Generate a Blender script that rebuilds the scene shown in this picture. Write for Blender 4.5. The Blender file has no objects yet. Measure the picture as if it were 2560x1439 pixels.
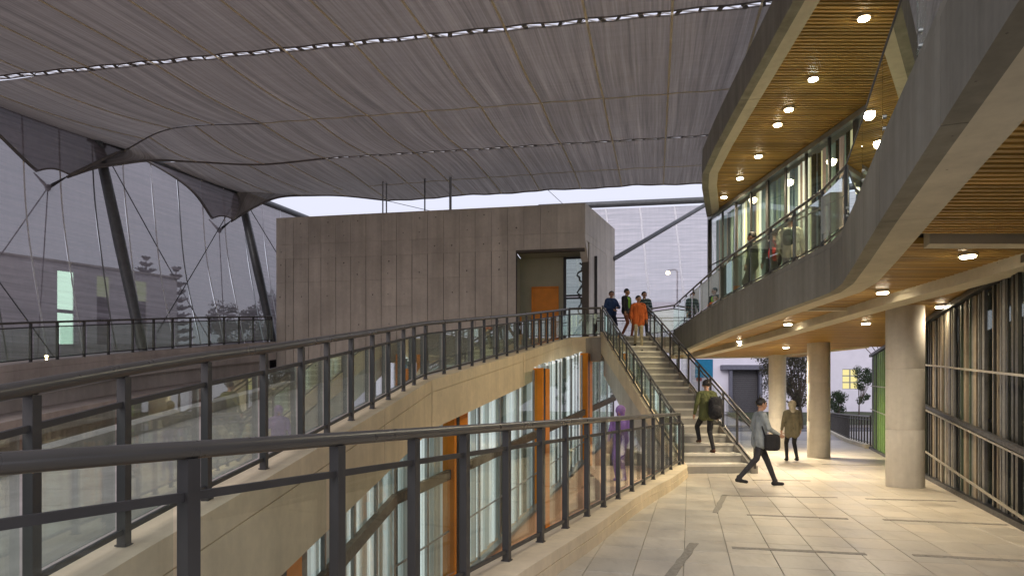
import bpy, bmesh, math, random
import numpy as np
from mathutils import Vector, Matrix
R = math.radians
random.seed(7)
scn = bpy.context.scene
COL = scn.collection

# ------------------------------------------------------------------ camera
EYE = 1.55
F = 1707.0
cam_d = bpy.data.cameras.new('camera'); cam = bpy.data.objects.new('camera', cam_d); COL.objects.link(cam)
cam.location = (0, 0, EYE); cam.rotation_euler = (R(90), 0, 0)
cam_d.sensor_width = 36; cam_d.lens = 24; cam_d.shift_y = 0.1154
cam_d.clip_start = 0.05; cam_d.clip_end = 3000
scn.camera = cam

# ------------------------------------------------------------------ sky, sun, exposure
SUN_EL, SUN_AZ = 6.0, 200.0
w = bpy.data.worlds.new('World'); scn.world = w; w.use_nodes = True
nt = w.node_tree; nt.nodes.clear()
out = nt.nodes.new('ShaderNodeOutputWorld'); bg = nt.nodes.new('ShaderNodeBackground')
sky = nt.nodes.new('ShaderNodeTexSky'); sky.sky_type = 'NISHITA'; sky.sun_disc = False
sky.sun_elevation = R(SUN_EL); sky.sun_rotation = R(SUN_AZ); sky.air_density = 1.0; sky.dust_density = 2.0; sky.ozone_density = 2.0
mx = nt.nodes.new('ShaderNodeMix'); mx.data_type = 'RGBA'
mx.inputs[0].default_value = 0.86
mx.inputs[7].default_value = (7.2, 7.25, 8.6, 1)          # thin even evening overcast
nt.links.new(sky.outputs[0], mx.inputs[6]); nt.links.new(mx.outputs[2], bg.inputs[0])
bg.inputs[1].default_value = 0.098
nt.links.new(bg.outputs[0], out.inputs[0])
sun_d = bpy.data.lights.new('sun', 'SUN'); sun_d.energy = 0.8; sun_d.angle = R(25); sun_d.color = (1.0, 0.93, 0.92)
sun = bpy.data.objects.new('sun', sun_d); COL.objects.link(sun)
sun.rotation_euler = (R(90 - 30), 0, R(-SUN_AZ + 180)); sun.location = (0, 0, 40)
scn.view_settings.view_transform = 'Standard'; scn.view_settings.look = 'None'
scn.view_settings.gamma = 1.0; scn.view_settings.exposure = 0.42
scn.view_settings.use_curve_mapping = False
cy = scn.cycles
cy.use_denoising = True
try: cy.denoiser = 'OPENIMAGEDENOISE'
except Exception: pass
cy.max_bounces = 7; cy.diffuse_bounces = 4; cy.glossy_bounces = 3; cy.transmission_bounces = 4
cy.transparent_max_bounces = 28
cy.sample_clamp_indirect = 4.0
cy.caustics_reflective = False; cy.caustics_refractive = False
cy.blur_glossy = 1.0

# ------------------------------------------------------------------ helpers
def P(px, py, d):
    return Vector(((px - 1280) / F * d, d, EYE + (1015 - py) / F * d))
ORG = {}
def link(o, parent=None, origin=None):
    COL.objects.link(o)
    if parent is not None:
        o.parent = parent
    return o
def tag(o, label=None, cat=None, group=None, kind=None):
    if label: o['label'] = label
    if cat: o['category'] = cat
    if group: o['group'] = group
    if kind: o['kind'] = kind
    return o
def empty(name, loc, label, cat, group=None):
    o = bpy.data.objects.new(name, None); COL.objects.link(o); o.location = loc
    o.empty_display_size = 0.3
    ORG[o.name] = Vector(loc)
    return tag(o, label, cat, group)

class MB:
    def __init__(s): s.v = []; s.f = []; s.m = []
    def add(s, vs, fs, mi=0):
        n = len(s.v); s.v += [tuple(v) for v in vs]; s.f += [tuple(i + n for i in f) for f in fs]; s.m += [mi] * len(fs)
        return s
    def box(s, lo, hi):
        x0, y0, z0 = lo; x1, y1, z1 = hi
        return s.add([(x0,y0,z0),(x1,y0,z0),(x1,y1,z0),(x0,y1,z0),(x0,y0,z1),(x1,y0,z1),(x1,y1,z1),(x0,y1,z1)],
                     [(3,2,1,0),(4,5,6,7),(0,1,5,4),(1,2,6,5),(2,3,7,6),(3,0,4,7)])
    def hexa(s, bot, top):
        return s.add(list(bot) + list(top), [(3,2,1,0),(4,5,6,7),(0,1,5,4),(1,2,6,5),(2,3,7,6),(3,0,4,7)])
    def prism(s, poly, z0, z1):
        n = len(poly)
        a = [(p[0], p[1], z0(p) if callable(z0) else z0) for p in poly]
        b = [(p[0], p[1], z1(p) if callable(z1) else z1) for p in poly]
        return s.add(a + b, [tuple(range(n - 1, -1, -1)), tuple(range(n, 2 * n))] + [(i, (i + 1) % n, (i + 1) % n + n, i + n) for i in range(n)])
    def bar(s, p, q, wd, ht, up=(0, 0, 1)):
        p = Vector(p); q = Vector(q); d = (q - p).normalized(); up = Vector(up)
        sd = d.cross(up)
        if sd.length < 1e-4: sd = Vector((1, 0, 0))
        sd.normalize(); u = sd.cross(d).normalized()
        o = [sd * a * wd / 2 + u * b * ht / 2 for a, b in ((-1,-1),(1,-1),(1,1),(-1,1))]
        return s.hexa([p + k for k in o], [q + k for k in o])
    def tube(s, pts, r, n=10, cap=True):
        pts = [Vector(p) for p in pts]; rr = r if isinstance(r, (list, tuple)) else [r] * len(pts)
        base = len(s.v); up = Vector((0.13, 0.21, 1)).normalized()
        for i, p in enumerate(pts):
            t = (pts[min(i + 1, len(pts) - 1)] - pts[max(i - 1, 0)]).normalized()
            a = t.cross(up)
            if a.length < 1e-3: a = t.cross(Vector((1, 0, 0)))
            a.normalize(); b = t.cross(a)
            for k in range(n):
                an = 2 * math.pi * k / n
                s.v.append(tuple(p + (a * math.cos(an) + b * math.sin(an)) * rr[i]))
        for i in range(len(pts) - 1):
            for k in range(n):
                s.f.append((base + i * n + k, base + i * n + (k + 1) % n, base + (i + 1) * n + (k + 1) % n, base + (i + 1) * n + k)); s.m.append(0)
        if cap:
            s.f.append(tuple(base + k for k in range(n - 1, -1, -1))); s.m.append(0)
            e = base + (len(pts) - 1) * n; s.f.append(tuple(e + k for k in range(n))); s.m.append(0)
        return s
    def grid(s, fn, nu, nv):
        b = len(s.v)
        for j in range(nv + 1):
            for i in range(nu + 1): s.v.append(tuple(fn(i / nu, j / nv)))
        for j in range(nv):
            for i in range(nu):
                k = b + j * (nu + 1) + i; s.f.append((k, k + 1, k + nu + 2, k + nu + 1)); s.m.append(0)
        return s
    def ellipsoid(s, c, r, n=12, m=8, zmin=-1.0):
        c = Vector(c); b = len(s.v)
        for j in range(m + 1):
            th = math.pi * j / m
            z = max(math.cos(th), zmin)
            for i in range(n):
                ph = 2 * math.pi * i / n
                s.v.append((c.x + r[0] * math.sin(th) * math.cos(ph), c.y + r[1] * math.sin(th) * math.sin(ph), c.z + r[2] * z))
        for j in range(m):
            for i in range(n):
                s.f.append((b + j * n + i, b + (j + 1) * n + i, b + (j + 1) * n + (i + 1) % n, b + j * n + (i + 1) % n)); s.m.append(0)
        return s
    def mesh(s, name, org):
        me = bpy.data.meshes.new(name)
        me.from_pydata([(v[0] - org[0], v[1] - org[1], v[2] - org[2]) for v in s.v], [], s.f)
        me.update()
        return me
    def build(s, name, mat, parent=None, smooth=False, origin=None):
        if parent is not None: org = ORG[parent.name]
        elif origin is not None: org = Vector(origin)
        else:
            a = np.array(s.v); org = Vector(((a[:,0].min()+a[:,0].max())/2, (a[:,1].min()+a[:,1].max())/2, a[:,2].min()))
        me = s.mesh(name, org)
        for m in (mat if isinstance(mat, (list, tuple)) else [mat]): me.materials.append(m)
        if any(s.m): me.polygons.foreach_set('material_index', s.m)
        if smooth:
            me.polygons.foreach_set('use_smooth', [True] * len(me.polygons))
            if smooth == 'auto':
                me.set_sharp_from_angle(angle=R(40))
        o = bpy.data.objects.new(name, me); COL.objects.link(o)
        if parent is not None: o.parent = parent
        else: o.location = org
        ORG[o.name] = org
        return o
def instance(name, mesh, parent, loc, rotz=0, scale=(1, 1, 1), mat=None):
    o = bpy.data.objects.new(name, mesh); COL.objects.link(o)
    o.parent = parent; o.location = Vector(loc) - ORG[parent.name]; o.rotation_euler = (0, 0, rotz); o.scale = scale
    if mat is not None:
        o.material_slots[0].link = 'OBJECT'; o.material_slots[0].material = mat
    return o
def lerp(a, b, t): return a + (b - a) * t
def along(pts, t):
    """point at arc length t on a polyline"""
    pts = [Vector(p) for p in pts]
    for a, b in zip(pts, pts[1:]):
        L = (b - a).length
        if t <= L or b is pts[-1]: return a + (b - a) * (t / L)
        t -= L
def plen(pts): return sum((Vector(b) - Vector(a)).length for a, b in zip(pts, pts[1:]))
def resample(pts, step):
    L = plen(pts); n = max(1, round(L / step))
    return [along(pts, L * i / n) for i in range(n + 1)]
def interp_x(poly, y):
    """x on a plan polyline at depth y"""
    pl = sorted(poly, key=lambda p: p[1])
    if y <= pl[0][1]:
        a, b = pl[0], pl[1]
    elif y >= pl[-1][1]:
        a, b = pl[-2], pl[-1]
    else:
        for a, b in zip(pl, pl[1:]):
            if a[1] <= y <= b[1]: break
    return a[0] + (b[0] - a[0]) * (y - a[1]) / (b[1] - a[1])
def offset_plan(pts, off):
    """shift a plan polyline to its right by off"""
    o = []
    for i, p in enumerate(pts):
        a = Vector(pts[max(i - 1, 0)][:2]); b = Vector(pts[min(i + 1, len(pts) - 1)][:2])
        d = (b - a).normalized(); n = Vector((d.y, -d.x))
        q = Vector(p[:2]) + n * off
        o.append((q.x, q.y) + tuple(p[2:]))
    return o

# ------------------------------------------------------------------ materials
MATS = {}
def newmat(name):
    m = bpy.data.materials.new(name); m.use_nodes = True; m.node_tree.nodes.clear(); MATS[name] = m
    t = m.node_tree
    o = t.nodes.new('ShaderNodeOutputMaterial')
    return m, t, o
def N(t, typ, **kw):
    n = t.nodes.new(typ)
    for k, v in kw.items(): setattr(n, k, v)
    return n
def ramp(t, fac, stops):
    r = t.nodes.new('ShaderNodeValToRGB'); e = r.color_ramp.elements
    e[0].position, e[0].color = stops[0][0], (*stops[0][1], 1); e[1].position, e[1].color = stops[-1][0], (*stops[-1][1], 1)
    for p, c in stops[1:-1]:
        x = e.new(p); x.color = (*c, 1)
    t.links.new(fac, r.inputs[0]); return r.outputs[0]
def noise(t, vec, scale, detail=4, rough=.55):
    n = t.nodes.new('ShaderNodeTexNoise'); n.inputs['Scale'].default_value = scale; n.inputs['Detail'].default_value = detail
    n.inputs['Roughness'].default_value = rough
    t.links.new(vec, n.inputs['Vector']); return n.outputs['Fac']
def mapv(t, vec, scale=(1,1,1), rot=(0,0,0)):
    n = t.nodes.new('ShaderNodeMapping'); n.inputs['Scale'].default_value = scale; n.inputs['Rotation'].default_value = rot
    t.links.new(vec, n.inputs['Vector']); return n.outputs[0]
def mixc(t, fac, a, b, mode='MIX'):
    n = t.nodes.new('ShaderNodeMix'); n.data_type = 'RGBA'; n.blend_type = mode
    for i, x in ((0, fac), (6, a), (7, b)):
        if hasattr(x, 'is_linked') or hasattr(x, 'links'): t.links.new(x, n.inputs[i])
        elif i == 0: n.inputs[0].default_value = x
        else: n.inputs[i].default_value = (*x, 1)
    return n.outputs[2]
def math_(t, op, a, b=None):
    n = t.nodes.new('ShaderNodeMath'); n.operation = op
    for i, x in ((0, a), (1, b)):
        if x is None: continue
        if hasattr(x, 'links'): t.links.new(x, n.inputs[i])
        else: n.inputs[i].default_value = x
    return n.outputs[0]
def bump(t, h, strength=.3, dist=.01):
    n = t.nodes.new('ShaderNodeBump'); n.inputs['Strength'].default_value = strength; n.inputs['Distance'].default_value = dist
    t.links.new(h, n.inputs['Height']); return n.outputs[0]
def pos(t): return t.nodes.new('ShaderNodeNewGeometry').outputs['Position']
def princ(t, o):
    p = t.nodes.new('ShaderNodeBsdfPrincipled'); t.links.new(p.outputs[0], o.inputs[0]); return p

def concrete(name, col, rough=.82, streak=.35, pores=True, vary=.12, lines=0.0):
    m, t, o = newmat(name); p = princ(t, o); g = pos(t)
    big = noise(t, g, .55, 5, .6); fine = noise(t, g, 9, 6, .65)
    st = noise(t, mapv(t, g, (3.2, 3.2, .22)), 1.0, 5, .6)
    c = Vector(col)
    a = ramp(t, big, [(.3, tuple(c * .82)), (.7, tuple(c * 1.15))])
    b = ramp(t, st, [(.32, (.62, .60, .57)), (.62, (1.06, 1.05, 1.04))])
    k = mixc(t, streak, a, mixc(t, 1.0, a, b, 'MULTIPLY'))
    k = mixc(t, .35, k, mixc(t, 1.0, k, ramp(t, fine, [(.3, (.8, .8, .8)), (.7, (1.15, 1.15, 1.15))]), 'MULTIPLY'))
    if pores:
        v = N(t, 'ShaderNodeTexVoronoi'); v.inputs['Scale'].default_value = 7.5; t.links.new(g, v.inputs['Vector'])
        hole = ramp(t, v.outputs['Distance'], [(.045, (.45, .43, .42)), (.085, (1, 1, 1))])
        sel = ramp(t, noise(t, g, 2.3, 2), [(.52, (0, 0, 0)), (.6, (1, 1, 1))])
        k = mixc(t, sel, k, mixc(t, 1.0, k, hole, 'MULTIPLY'))
    if vary:
        oi = N(t, 'ShaderNodeObjectInfo')
        vv = ramp(t, oi.outputs['Random'], [(0, (1 - vary,) * 3), (1, (1 + vary,) * 3)])
        k = mixc(t, 1.0, k, vv, 'MULTIPLY')
    t.links.new(k, p.inputs['Base Color'])
    p.inputs['Roughness'].default_value = rough
    t.links.new(bump(t, fine, .25, .006), p.inputs['Normal'])
    return m
def paint(name, col, rough=.5, metal=0.0, var=.12, bumps=0.0, scale=6):
    m, t, o = newmat(name); p = princ(t, o); g = pos(t)
    n = noise(t, g, scale, 5, .6); c = Vector(col)
    t.links.new(ramp(t, n, [(.3, tuple(c * (1 - var))), (.7, tuple(c * (1 + var)))]), p.inputs['Base Color'])
    p.inputs['Metallic'].default_value = metal
    t.links.new(ramp(t, noise(t, g, scale * 3, 3), [(.3, (rough * .8,) * 3), (.7, (min(1, rough * 1.2),) * 3)]), p.inputs['Roughness'])
    if bumps: t.links.new(bump(t, noise(t, g, scale * 12, 3), bumps, .004), p.inputs['Normal'])
    return m
def glass(name, tint=(.86, .93, .89), ior=1.5, rough=0.0, refl=1.0):
    m, t, o = newmat(name)
    tr = N(t, 'ShaderNodeBsdfTransparent'); tr.inputs[0].default_value = (*tint, 1)
    gl = N(t, 'ShaderNodeBsdfGlossy'); gl.inputs['Roughness'].default_value = rough; gl.inputs[0].default_value = (.95, 1, .97, 1)
    ge = N(t, 'ShaderNodeNewGeometry'); dt = N(t, 'ShaderNodeVectorMath', operation='DOT_PRODUCT')
    t.links.new(ge.outputs['Incoming'], dt.inputs[0]); t.links.new(ge.outputs['Normal'], dt.inputs[1])
    c1 = math_(t, 'SUBTRACT', 1.0, math_(t, 'ABSOLUTE', dt.outputs['Value']))
    fr = math_(t, 'ADD', .042, math_(t, 'MULTIPLY', math_(t, 'POWER', c1, 5.0), .95))
    mx = N(t, 'ShaderNodeMixShader')
    t.links.new(math_(t, 'MULTIPLY', fr, refl), mx.inputs[0])
    t.links.new(tr.outputs[0], mx.inputs[1]); t.links.new(gl.outputs[0], mx.inputs[2]); t.links.new(mx.outputs[0], o.inputs[0])
    return m
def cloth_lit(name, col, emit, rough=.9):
    """lit curtain seen from outside: cloth given its own glow in place of room lamps"""
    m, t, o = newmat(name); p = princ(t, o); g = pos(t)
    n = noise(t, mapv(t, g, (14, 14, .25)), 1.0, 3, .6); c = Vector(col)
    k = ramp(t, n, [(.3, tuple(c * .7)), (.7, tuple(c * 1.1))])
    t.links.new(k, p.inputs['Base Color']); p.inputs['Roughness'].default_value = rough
    t.links.new(k, p.inputs['Emission Color']); p.inputs['Emission Strength'].default_value = emit  # room light put into the cloth as emission; no lamps behind
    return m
def emis(name, col, s):
    m, t, o = newmat(name); e = N(t, 'ShaderNodeEmission'); e.inputs[0].default_value = (*col, 1); e.inputs[1].default_value = s
    t.links.new(e.outputs[0], o.inputs[0]); return m
def wood(name, col):
    m, t, o = newmat(name); p = princ(t, o); g = pos(t)
    oi = N(t, 'ShaderNodeObjectInfo')
    n = noise(t, mapv(t, g, (.7, 16, 16)), 1.0, 5, .65); c = Vector(col)
    k = ramp(t, n, [(.25, tuple(c * .62)), (.5, tuple(c)), (.75, tuple(c * 1.25))])
    k = mixc(t, 1.0, k, ramp(t, oi.outputs['Random'], [(0, (.72, .70, .68)), (1, (1.2, 1.18, 1.15))]), 'MULTIPLY')
    t.links.new(k, p.inputs['Base Color']); p.inputs['Roughness'].default_value = .42
    t.links.new(bump(t, n, .15, .004), p.inputs['Normal'])
    return m
UA, UB = .9787, .2055          # canopy axes: across = (UA,-UB), along = (UB,UA)
def canopy_mat(name, col):
    m, t, o = newmat(name); g = pos(t)
    sp = N(t, 'ShaderNodeSeparateXYZ'); t.links.new(g, sp.inputs[0])
    a = math_(t, 'SUBTRACT', math_(t, 'MULTIPLY', sp.outputs[0], UA), math_(t, 'MULTIPLY', sp.outputs[1], UB))
    b = math_(t, 'ADD', math_(t, 'MULTIPLY', sp.outputs[0], UB), math_(t, 'MULTIPLY', sp.outputs[1], UA))
    def vec(sa, sb):
        c = N(t, 'ShaderNodeCombineXYZ'); t.links.new(math_(t, 'MULTIPLY', a, sa), c.inputs[0]); t.links.new(math_(t, 'MULTIPLY', b, sb), c.inputs[1]); return c.outputs[0]
    s1 = noise(t, vec(4.2, .07), 1.0, 5, .7); s2 = noise(t, vec(16, .25), 1.0, 4, .7); big = noise(t, vec(.25, .16), 1.0, 3)
    cross = noise(t, vec(.35, 7.0), 1.0, 4, .7)
    c = Vector(col)
    k = ramp(t, s1, [(.3, tuple(c * .66)), (.5, tuple(c)), (.72, tuple(c * 1.35))])
    k = mixc(t, .8, k, mixc(t, 1.0, k, ramp(t, s2, [(.3, (.62, .60, .58)), (.7, (1.25, 1.25, 1.26))]), 'MULTIPLY'))
    k = mixc(t, .35, k, mixc(t, 1.0, k, ramp(t, cross, [(.3, (.8, .8, .8)), (.7, (1.14, 1.14, 1.14))]), 'MULTIPLY'))
    k = mixc(t, .5, k, mixc(t, 1.0, k, ramp(t, big, [(.3, (.8, .77, .74)), (.7, (1.1, 1.1, 1.13))]), 'MULTIPLY'))
    d = N(t, 'ShaderNodeBsdfDiffuse'); tr = N(t, 'ShaderNodeBsdfTranslucent'); m1 = N(t, 'ShaderNodeMixShader'); m1.inputs[0].default_value = .18
    t.links.new(k, d.inputs[0]); t.links.new(k, tr.inputs[0])
    nrm = bump(t, math_(t, 'ADD', s1, math_(t, 'MULTIPLY', s2, .25)), .22, .08)
    t.links.new(nrm, d.inputs['Normal']); t.links.new(nrm, tr.inputs['Normal'])
    t.links.new(d.outputs[0], m1.inputs[1]); t.links.new(tr.outputs[0], m1.inputs[2])
    tp = N(t, 'ShaderNodeBsdfTransparent'); m2 = N(t, 'ShaderNodeMixShader'); m2.inputs[0].default_value = .02
    t.links.new(m1.outputs[0], m2.inputs[1]); t.links.new(tp.outputs[0], m2.inputs[2]); t.links.new(m2.outputs[0], o.inputs[0])
    return m
def screen_mat(name, col, open_=.42):
    m, t, o = newmat(name); g = pos(t)
    sp = N(t, 'ShaderNodeSeparateXYZ'); t.links.new(g, sp.inputs[0])
    st = noise(t, mapv(t, g, (.4, .4, 9)), 1.0, 4, .65); big = noise(t, g, .22, 3); vs = noise(t, mapv(t, g, (7, 7, .1)), 1.0, 3, .6)
    c = Vector(col)
    k = ramp(t, st, [(.32, tuple(c * .62)), (.68, tuple(c * 1.28))])
    k = mixc(t, .6, k, mixc(t, 1.0, k, ramp(t, big, [(.35, (.85, .85, .9)), (.65, (1.12, 1.06, 1.05))]), 'MULTIPLY'))
    k = mixc(t, .4, k, mixc(t, 1.0, k, ramp(t, vs, [(.35, (.85, .85, .85)), (.65, (1.1, 1.1, 1.1))]), 'MULTIPLY'))
    d = N(t, 'ShaderNodeBsdfDiffuse'); tr = N(t, 'ShaderNodeBsdfTranslucent'); m1 = N(t, 'ShaderNodeMixShader'); m1.inputs[0].default_value = .55
    t.links.new(k, d.inputs[0]); t.links.new(k, tr.inputs[0]); t.links.new(d.outputs[0], m1.inputs[1]); t.links.new(tr.outputs[0], m1.inputs[2])
    tp = N(t, 'ShaderNodeBsdfTransparent'); m2 = N(t, 'ShaderNodeMixShader')
    op = ramp(t, st, [(.3, (open_ * 1.12,) * 3), (.7, (open_ * .88,) * 3)])
    t.links.new(op, m2.inputs[0])
    t.links.new(m1.outputs[0], m2.inputs[1]); t.links.new(tp.outputs[0], m2.inputs[2]); t.links.new(m2.outputs[0], o.inputs[0])
    return m
def tile_mat(name, col):
    m, t, o = newmat(name); p = princ(t, o); g = pos(t); oi = N(t, 'ShaderNodeObjectInfo')
    n = noise(t, g, 1.1, 5, .6); f = noise(t, g, 26, 4, .6); c = Vector(col)
    k = ramp(t, n, [(.28, tuple(c * .74)), (.5, tuple(c * .98)), (.72, tuple(c * 1.1))])
    sc = noise(t, mapv(t, g, (2.2, .7, 1), (0, 0, .5)), 2.4, 6, .7)
    k = mixc(t, .5, k, mixc(t, 1.0, k, ramp(t, sc, [(.34, (.72, .70, .66)), (.5, (1, 1, 1)), (.75, (1.05, 1.05, 1.04))]), 'MULTIPLY'))
    k = mixc(t, 1.0, k, ramp(t, oi.outputs['Random'], [(0, (.86, .87, .88)), (.5, (1, 1, .99)), (1, (1.07, 1.05, 1.02))]), 'MULTIPLY')
    k = mixc(t, .4, k, mixc(t, 1.0, k, ramp(t, f, [(.3, (.86, .86, .86)), (.7, (1.1, 1.1, 1.1))]), 'MULTIPLY'))
    t.links.new(k, p.inputs['Base Color'])
    t.links.new(ramp(t, noise(t, g, 2.2, 4), [(.3, (.28,) * 3), (.7, (.48,) * 3)]), p.inputs['Roughness'])
    t.links.new(bump(t, f, .06, .004), p.inputs['Normal'])
    return m

M_conc = concrete('concrete', (.36, .335, .29))
M_joint = concrete('concrete_joint', (.13, .115, .10), pores=False)
M_conc_box = concrete('concrete_tower', (.65, .60, .53), streak=.45, vary=.05)
M_conc_w = concrete('concrete_warm', (.78, .65, .45), streak=.3, vary=.05)
M_conc_pink = concrete('concrete_pink', (.50, .44, .41), streak=.4)
M_conc_col = concrete('concrete_column', (.64, .61, .55), streak=.45, vary=.03)
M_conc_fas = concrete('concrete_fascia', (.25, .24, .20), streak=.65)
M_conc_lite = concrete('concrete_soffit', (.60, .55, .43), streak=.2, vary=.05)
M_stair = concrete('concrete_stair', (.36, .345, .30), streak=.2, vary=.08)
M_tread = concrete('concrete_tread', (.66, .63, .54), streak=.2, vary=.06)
M_tile = tile_mat('floor_tile', (.535, .485, .395))
M_grout = paint('grout', (.36, .33, .28), .9)
M_drain = paint('drain_stone', (.27, .245, .20), .8, var=.35, scale=22, bumps=.4)
M_steel = paint('painted_steel', (.050, .047, .046), .42, 0.0, .15, 0, 3)
M_rail = paint('handrail_steel', (.095, .090, .084), .32, .2, .08, 0, 1.5)
M_mast = paint('mast_steel', (.115, .12, .125), .42, .2, .2)
M_cable = paint('cable', (.05, .05, .055), .5, .4)
M_glass = glass('glass_clear', (.945, .965, .95))
M_glassg = glass('glass_green', (.87, .93, .90), refl=2.2)
M_glassf = glass('glass_facade', (.92, .95, .94), refl=1.0)
M_glassd = glass('glass_dim', (.70, .76, .73), refl=1.1)
M_wood = wood('ceiling_wood', (.46, .285, .075))
M_black = paint('ceiling_void', (.012, .010, .008), .9)
M_canopy = canopy_mat('canopy_fabric', (.345, .318, .295))
M_hem = paint('canopy_hem', (.16, .145, .14), .8)
def belt_mat():
    m, t, o = newmat('canopy_belt'); d = N(t, 'ShaderNodeBsdfDiffuse'); tr = N(t, 'ShaderNodeBsdfTranslucent'); x = N(t, 'ShaderNodeMixShader'); x.inputs[0].default_value = .5
    for q in (d, tr): q.inputs[0].default_value = (.82, .76, .62, 1)
    t.links.new(d.outputs[0], x.inputs[1]); t.links.new(tr.outputs[0], x.inputs[2]); t.links.new(x.outputs[0], o.inputs[0]); return m
M_belt = belt_mat()
M_strap = paint('lacing_strap', (.10, .10, .10), .8)
M_rope = paint('lacing_rope', (.62, .62, .64), .7)
M_screen = screen_mat('screen_mesh', (.30, .268, .285), .17)
M_flap = screen_mat('flap_mesh', (.30, .275, .285), .13)
M_screen_r = screen_mat('screen_mesh_right', (.62, .58, .60), .33)
M_seam = paint('screen_seam', (.80, .79, .82), .7)
M_orange = paint('orange_paint', (.80, .27, .012), .5, var=.1, scale=3)
M_cream = paint('cream_paint', (.42, .41, .30), .8, var=.06, scale=2)
M_frame = paint('dark_frame', (.03, .032, .036), .4, .3)
M_salmon = paint('salmon_plaster', (.66, .45, .32), .85, var=.12, scale=2.5)
M_brown = paint('brown_band', (.10, .078, .058), .8, var=.45, scale=16, bumps=.5)
M_alu = paint('aluminium', (.33, .34, .34), .35, .7)
M_white = paint('white_render', (.80, .77, .84), .9, var=.05, scale=1.2)
M_road = paint('road_asphalt', (.085, .085, .095), .9, var=.2, scale=5, bumps=.3)
M_pave = paint('pavement', (.34, .32, .31), .85, var=.12, scale=2)
M_earth = paint('ground_earth', (.16, .15, .13), .95, var=.3, scale=.8)
M_grass = paint('grass_bank', (.05, .06, .028), .95, var=.4, scale=6, bumps=.5)
M_lens = emis('lamp_lens', (1.0, .86, .62), 38)
M_lensc = emis('lamp_lens_cool', (.92, 1.0, .86), 38)
M_ring = paint('lamp_ring', (.5, .42, .3), .4, .3)

# ================================================================== SETTING
def struct(mb, name, mat, **k):
    o = mb.build(name, mat, **k); o['kind'] = 'structure'; return o
# plan lines -----------------------------------------------------------
def fac_x(y): return 6.73 + .4075 * (y - 9)            # ground floor glass wall
def curb_x(y): return -.045 + .4 * (y - 5.87)          # railing line of the terrace edge
EDGE = [(2.0, 2.3), (2.8, 4.46), (3.66, 6.8), (4.4, 8.75), (4.95, 10.25), (5.13, 11.0), (5.21, 16.9), (5.42, 20.1), (5.75, 24.5)]   # outer edge of the gallery slab
ROOF = [(3.75, 3.0), (4.1, 7.0), (4.48, 10.85), (4.8, 14.4), (5.05, 17.0), (5.3, 19.0), (5.62, 20.2), (6.15, 21.8), (6.65, 23.3)]
UPF = [(8.6, 6.0), (7.65, 15.2), (6.8, 23.4)]           # upper glass wall line
ZL = 4.05                                                # upper level

b = MB(); b.box((-900, -700, -4.6), (900, 1500, -4.4)); struct(b, 'ground', M_earth)
# sloping sunken court between terrace and ramp
def court_z(p): return -4.1 + max(0, min(1, (p[1] - 11) / 16)) * 3.3
b = MB(); b.grid(lambda i, j: (lerp(-13.5, 6.0, i), lerp(-2, 27, j), court_z((0, lerp(-2, 27, j)))), 6, 30)
struct(b, 'court_pavement', M_salmon)
b = MB(); b.prism([(1.9, 14.1), (3.15, 14.1), (3.9, 15.8), (3.6, 19.0), (2.0, 19.0)], -4.0, -.10); struct(b, 'court_platform', M_salmon)
# terrace slab under the tiles
cz = lambda y: curb_x(y) - .02
poly = [(curb_x(-1), -1), (14, -1), (fac_x(14), 14), (14.2, 27.2), (14.5, 31.5), (4.6, 31.5), (curb_x(15.9), 15.9)]
b = MB(); b.prism([(curb_x(-1), -1), (12, -1), (12, 14), (26, 31.5), (4.6, 31.5), (4.0, 16.2), (curb_x(15.9), 15.9)], -3.9, -.014)
floor = struct(b, 'terrace_floor', M_grout)
# ---- tiles
lv = Vector((.26, 1, 0)).normalized(); lu = Vector((1, -.26, 0)).normalized()
TW, TD = .45, .60; g_ = .0052
tb = MB()
hx, hy = TW / 2 - g_ / 2, TD / 2 - g_ / 2; c_ = .004
tb.add([(-hx,-hy,-.03),(hx,-hy,-.03),(hx,hy,-.03),(-hx,hy,-.03),(-hx,-hy,-c_),(hx,-hy,-c_),(hx,hy,-c_),(-hx,hy,-c_),
        (-hx+c_,-hy+c_,0),(hx-c_,-hy+c_,0),(hx-c_,hy-c_,0),(-hx+c_,hy-c_,0)],
       [(0,1,5,4),(1,2,6,5),(2,3,7,6),(3,0,4,7),(4,5,9,8),(5,6,10,9),(6,7,11,10),(7,4,8,11),(8,9,10,11)])
tme = tb.mesh('floor_tile', (0, 0, 0)); tme.materials.append(M_tile)
rest = MB(); cells = []
for i in range(-20, 60):
    for j in range(-6, 62):
        c = lu * (i * TW + .17) + lv * (j * TD + .11)
        if c.y < 1.5 or c.y > 31.3: continue
        if c.x < curb_x(c.y) + .05 if c.y < 15.6 else c.x < 4.2 + (c.y - 15.6) * .02: continue
        if c.x > fac_x(c.y) + .25: continue
        if c.y < 5.4 and abs(c.x) > c.y: continue
        cells.append(c)
vis = [c for c in cells if c.y > 5.3]; hid = [c for c in cells if c.y <= 5.3]
vis.sort(key=lambda c: c.y)
rz = -math.atan2(.26, 1)
for k, c in enumerate(vis[:300]):
    instance('floor_tile', tme, floor, (c.x, c.y, random.uniform(-.0012, .0012)), rz)
for c in vis[300:] + hid:
    vs = [lu * v[0] + lv * v[1] + Vector((c.x, c.y, v[2] + random.uniform(-.001, .001))) for v in tb.v]
    rest.add(vs, tb.f)
o = rest.build('floor_tiles_far', M_tile, floor); o['kind'] = 'stuff'; o.name = 'tile_field'
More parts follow.
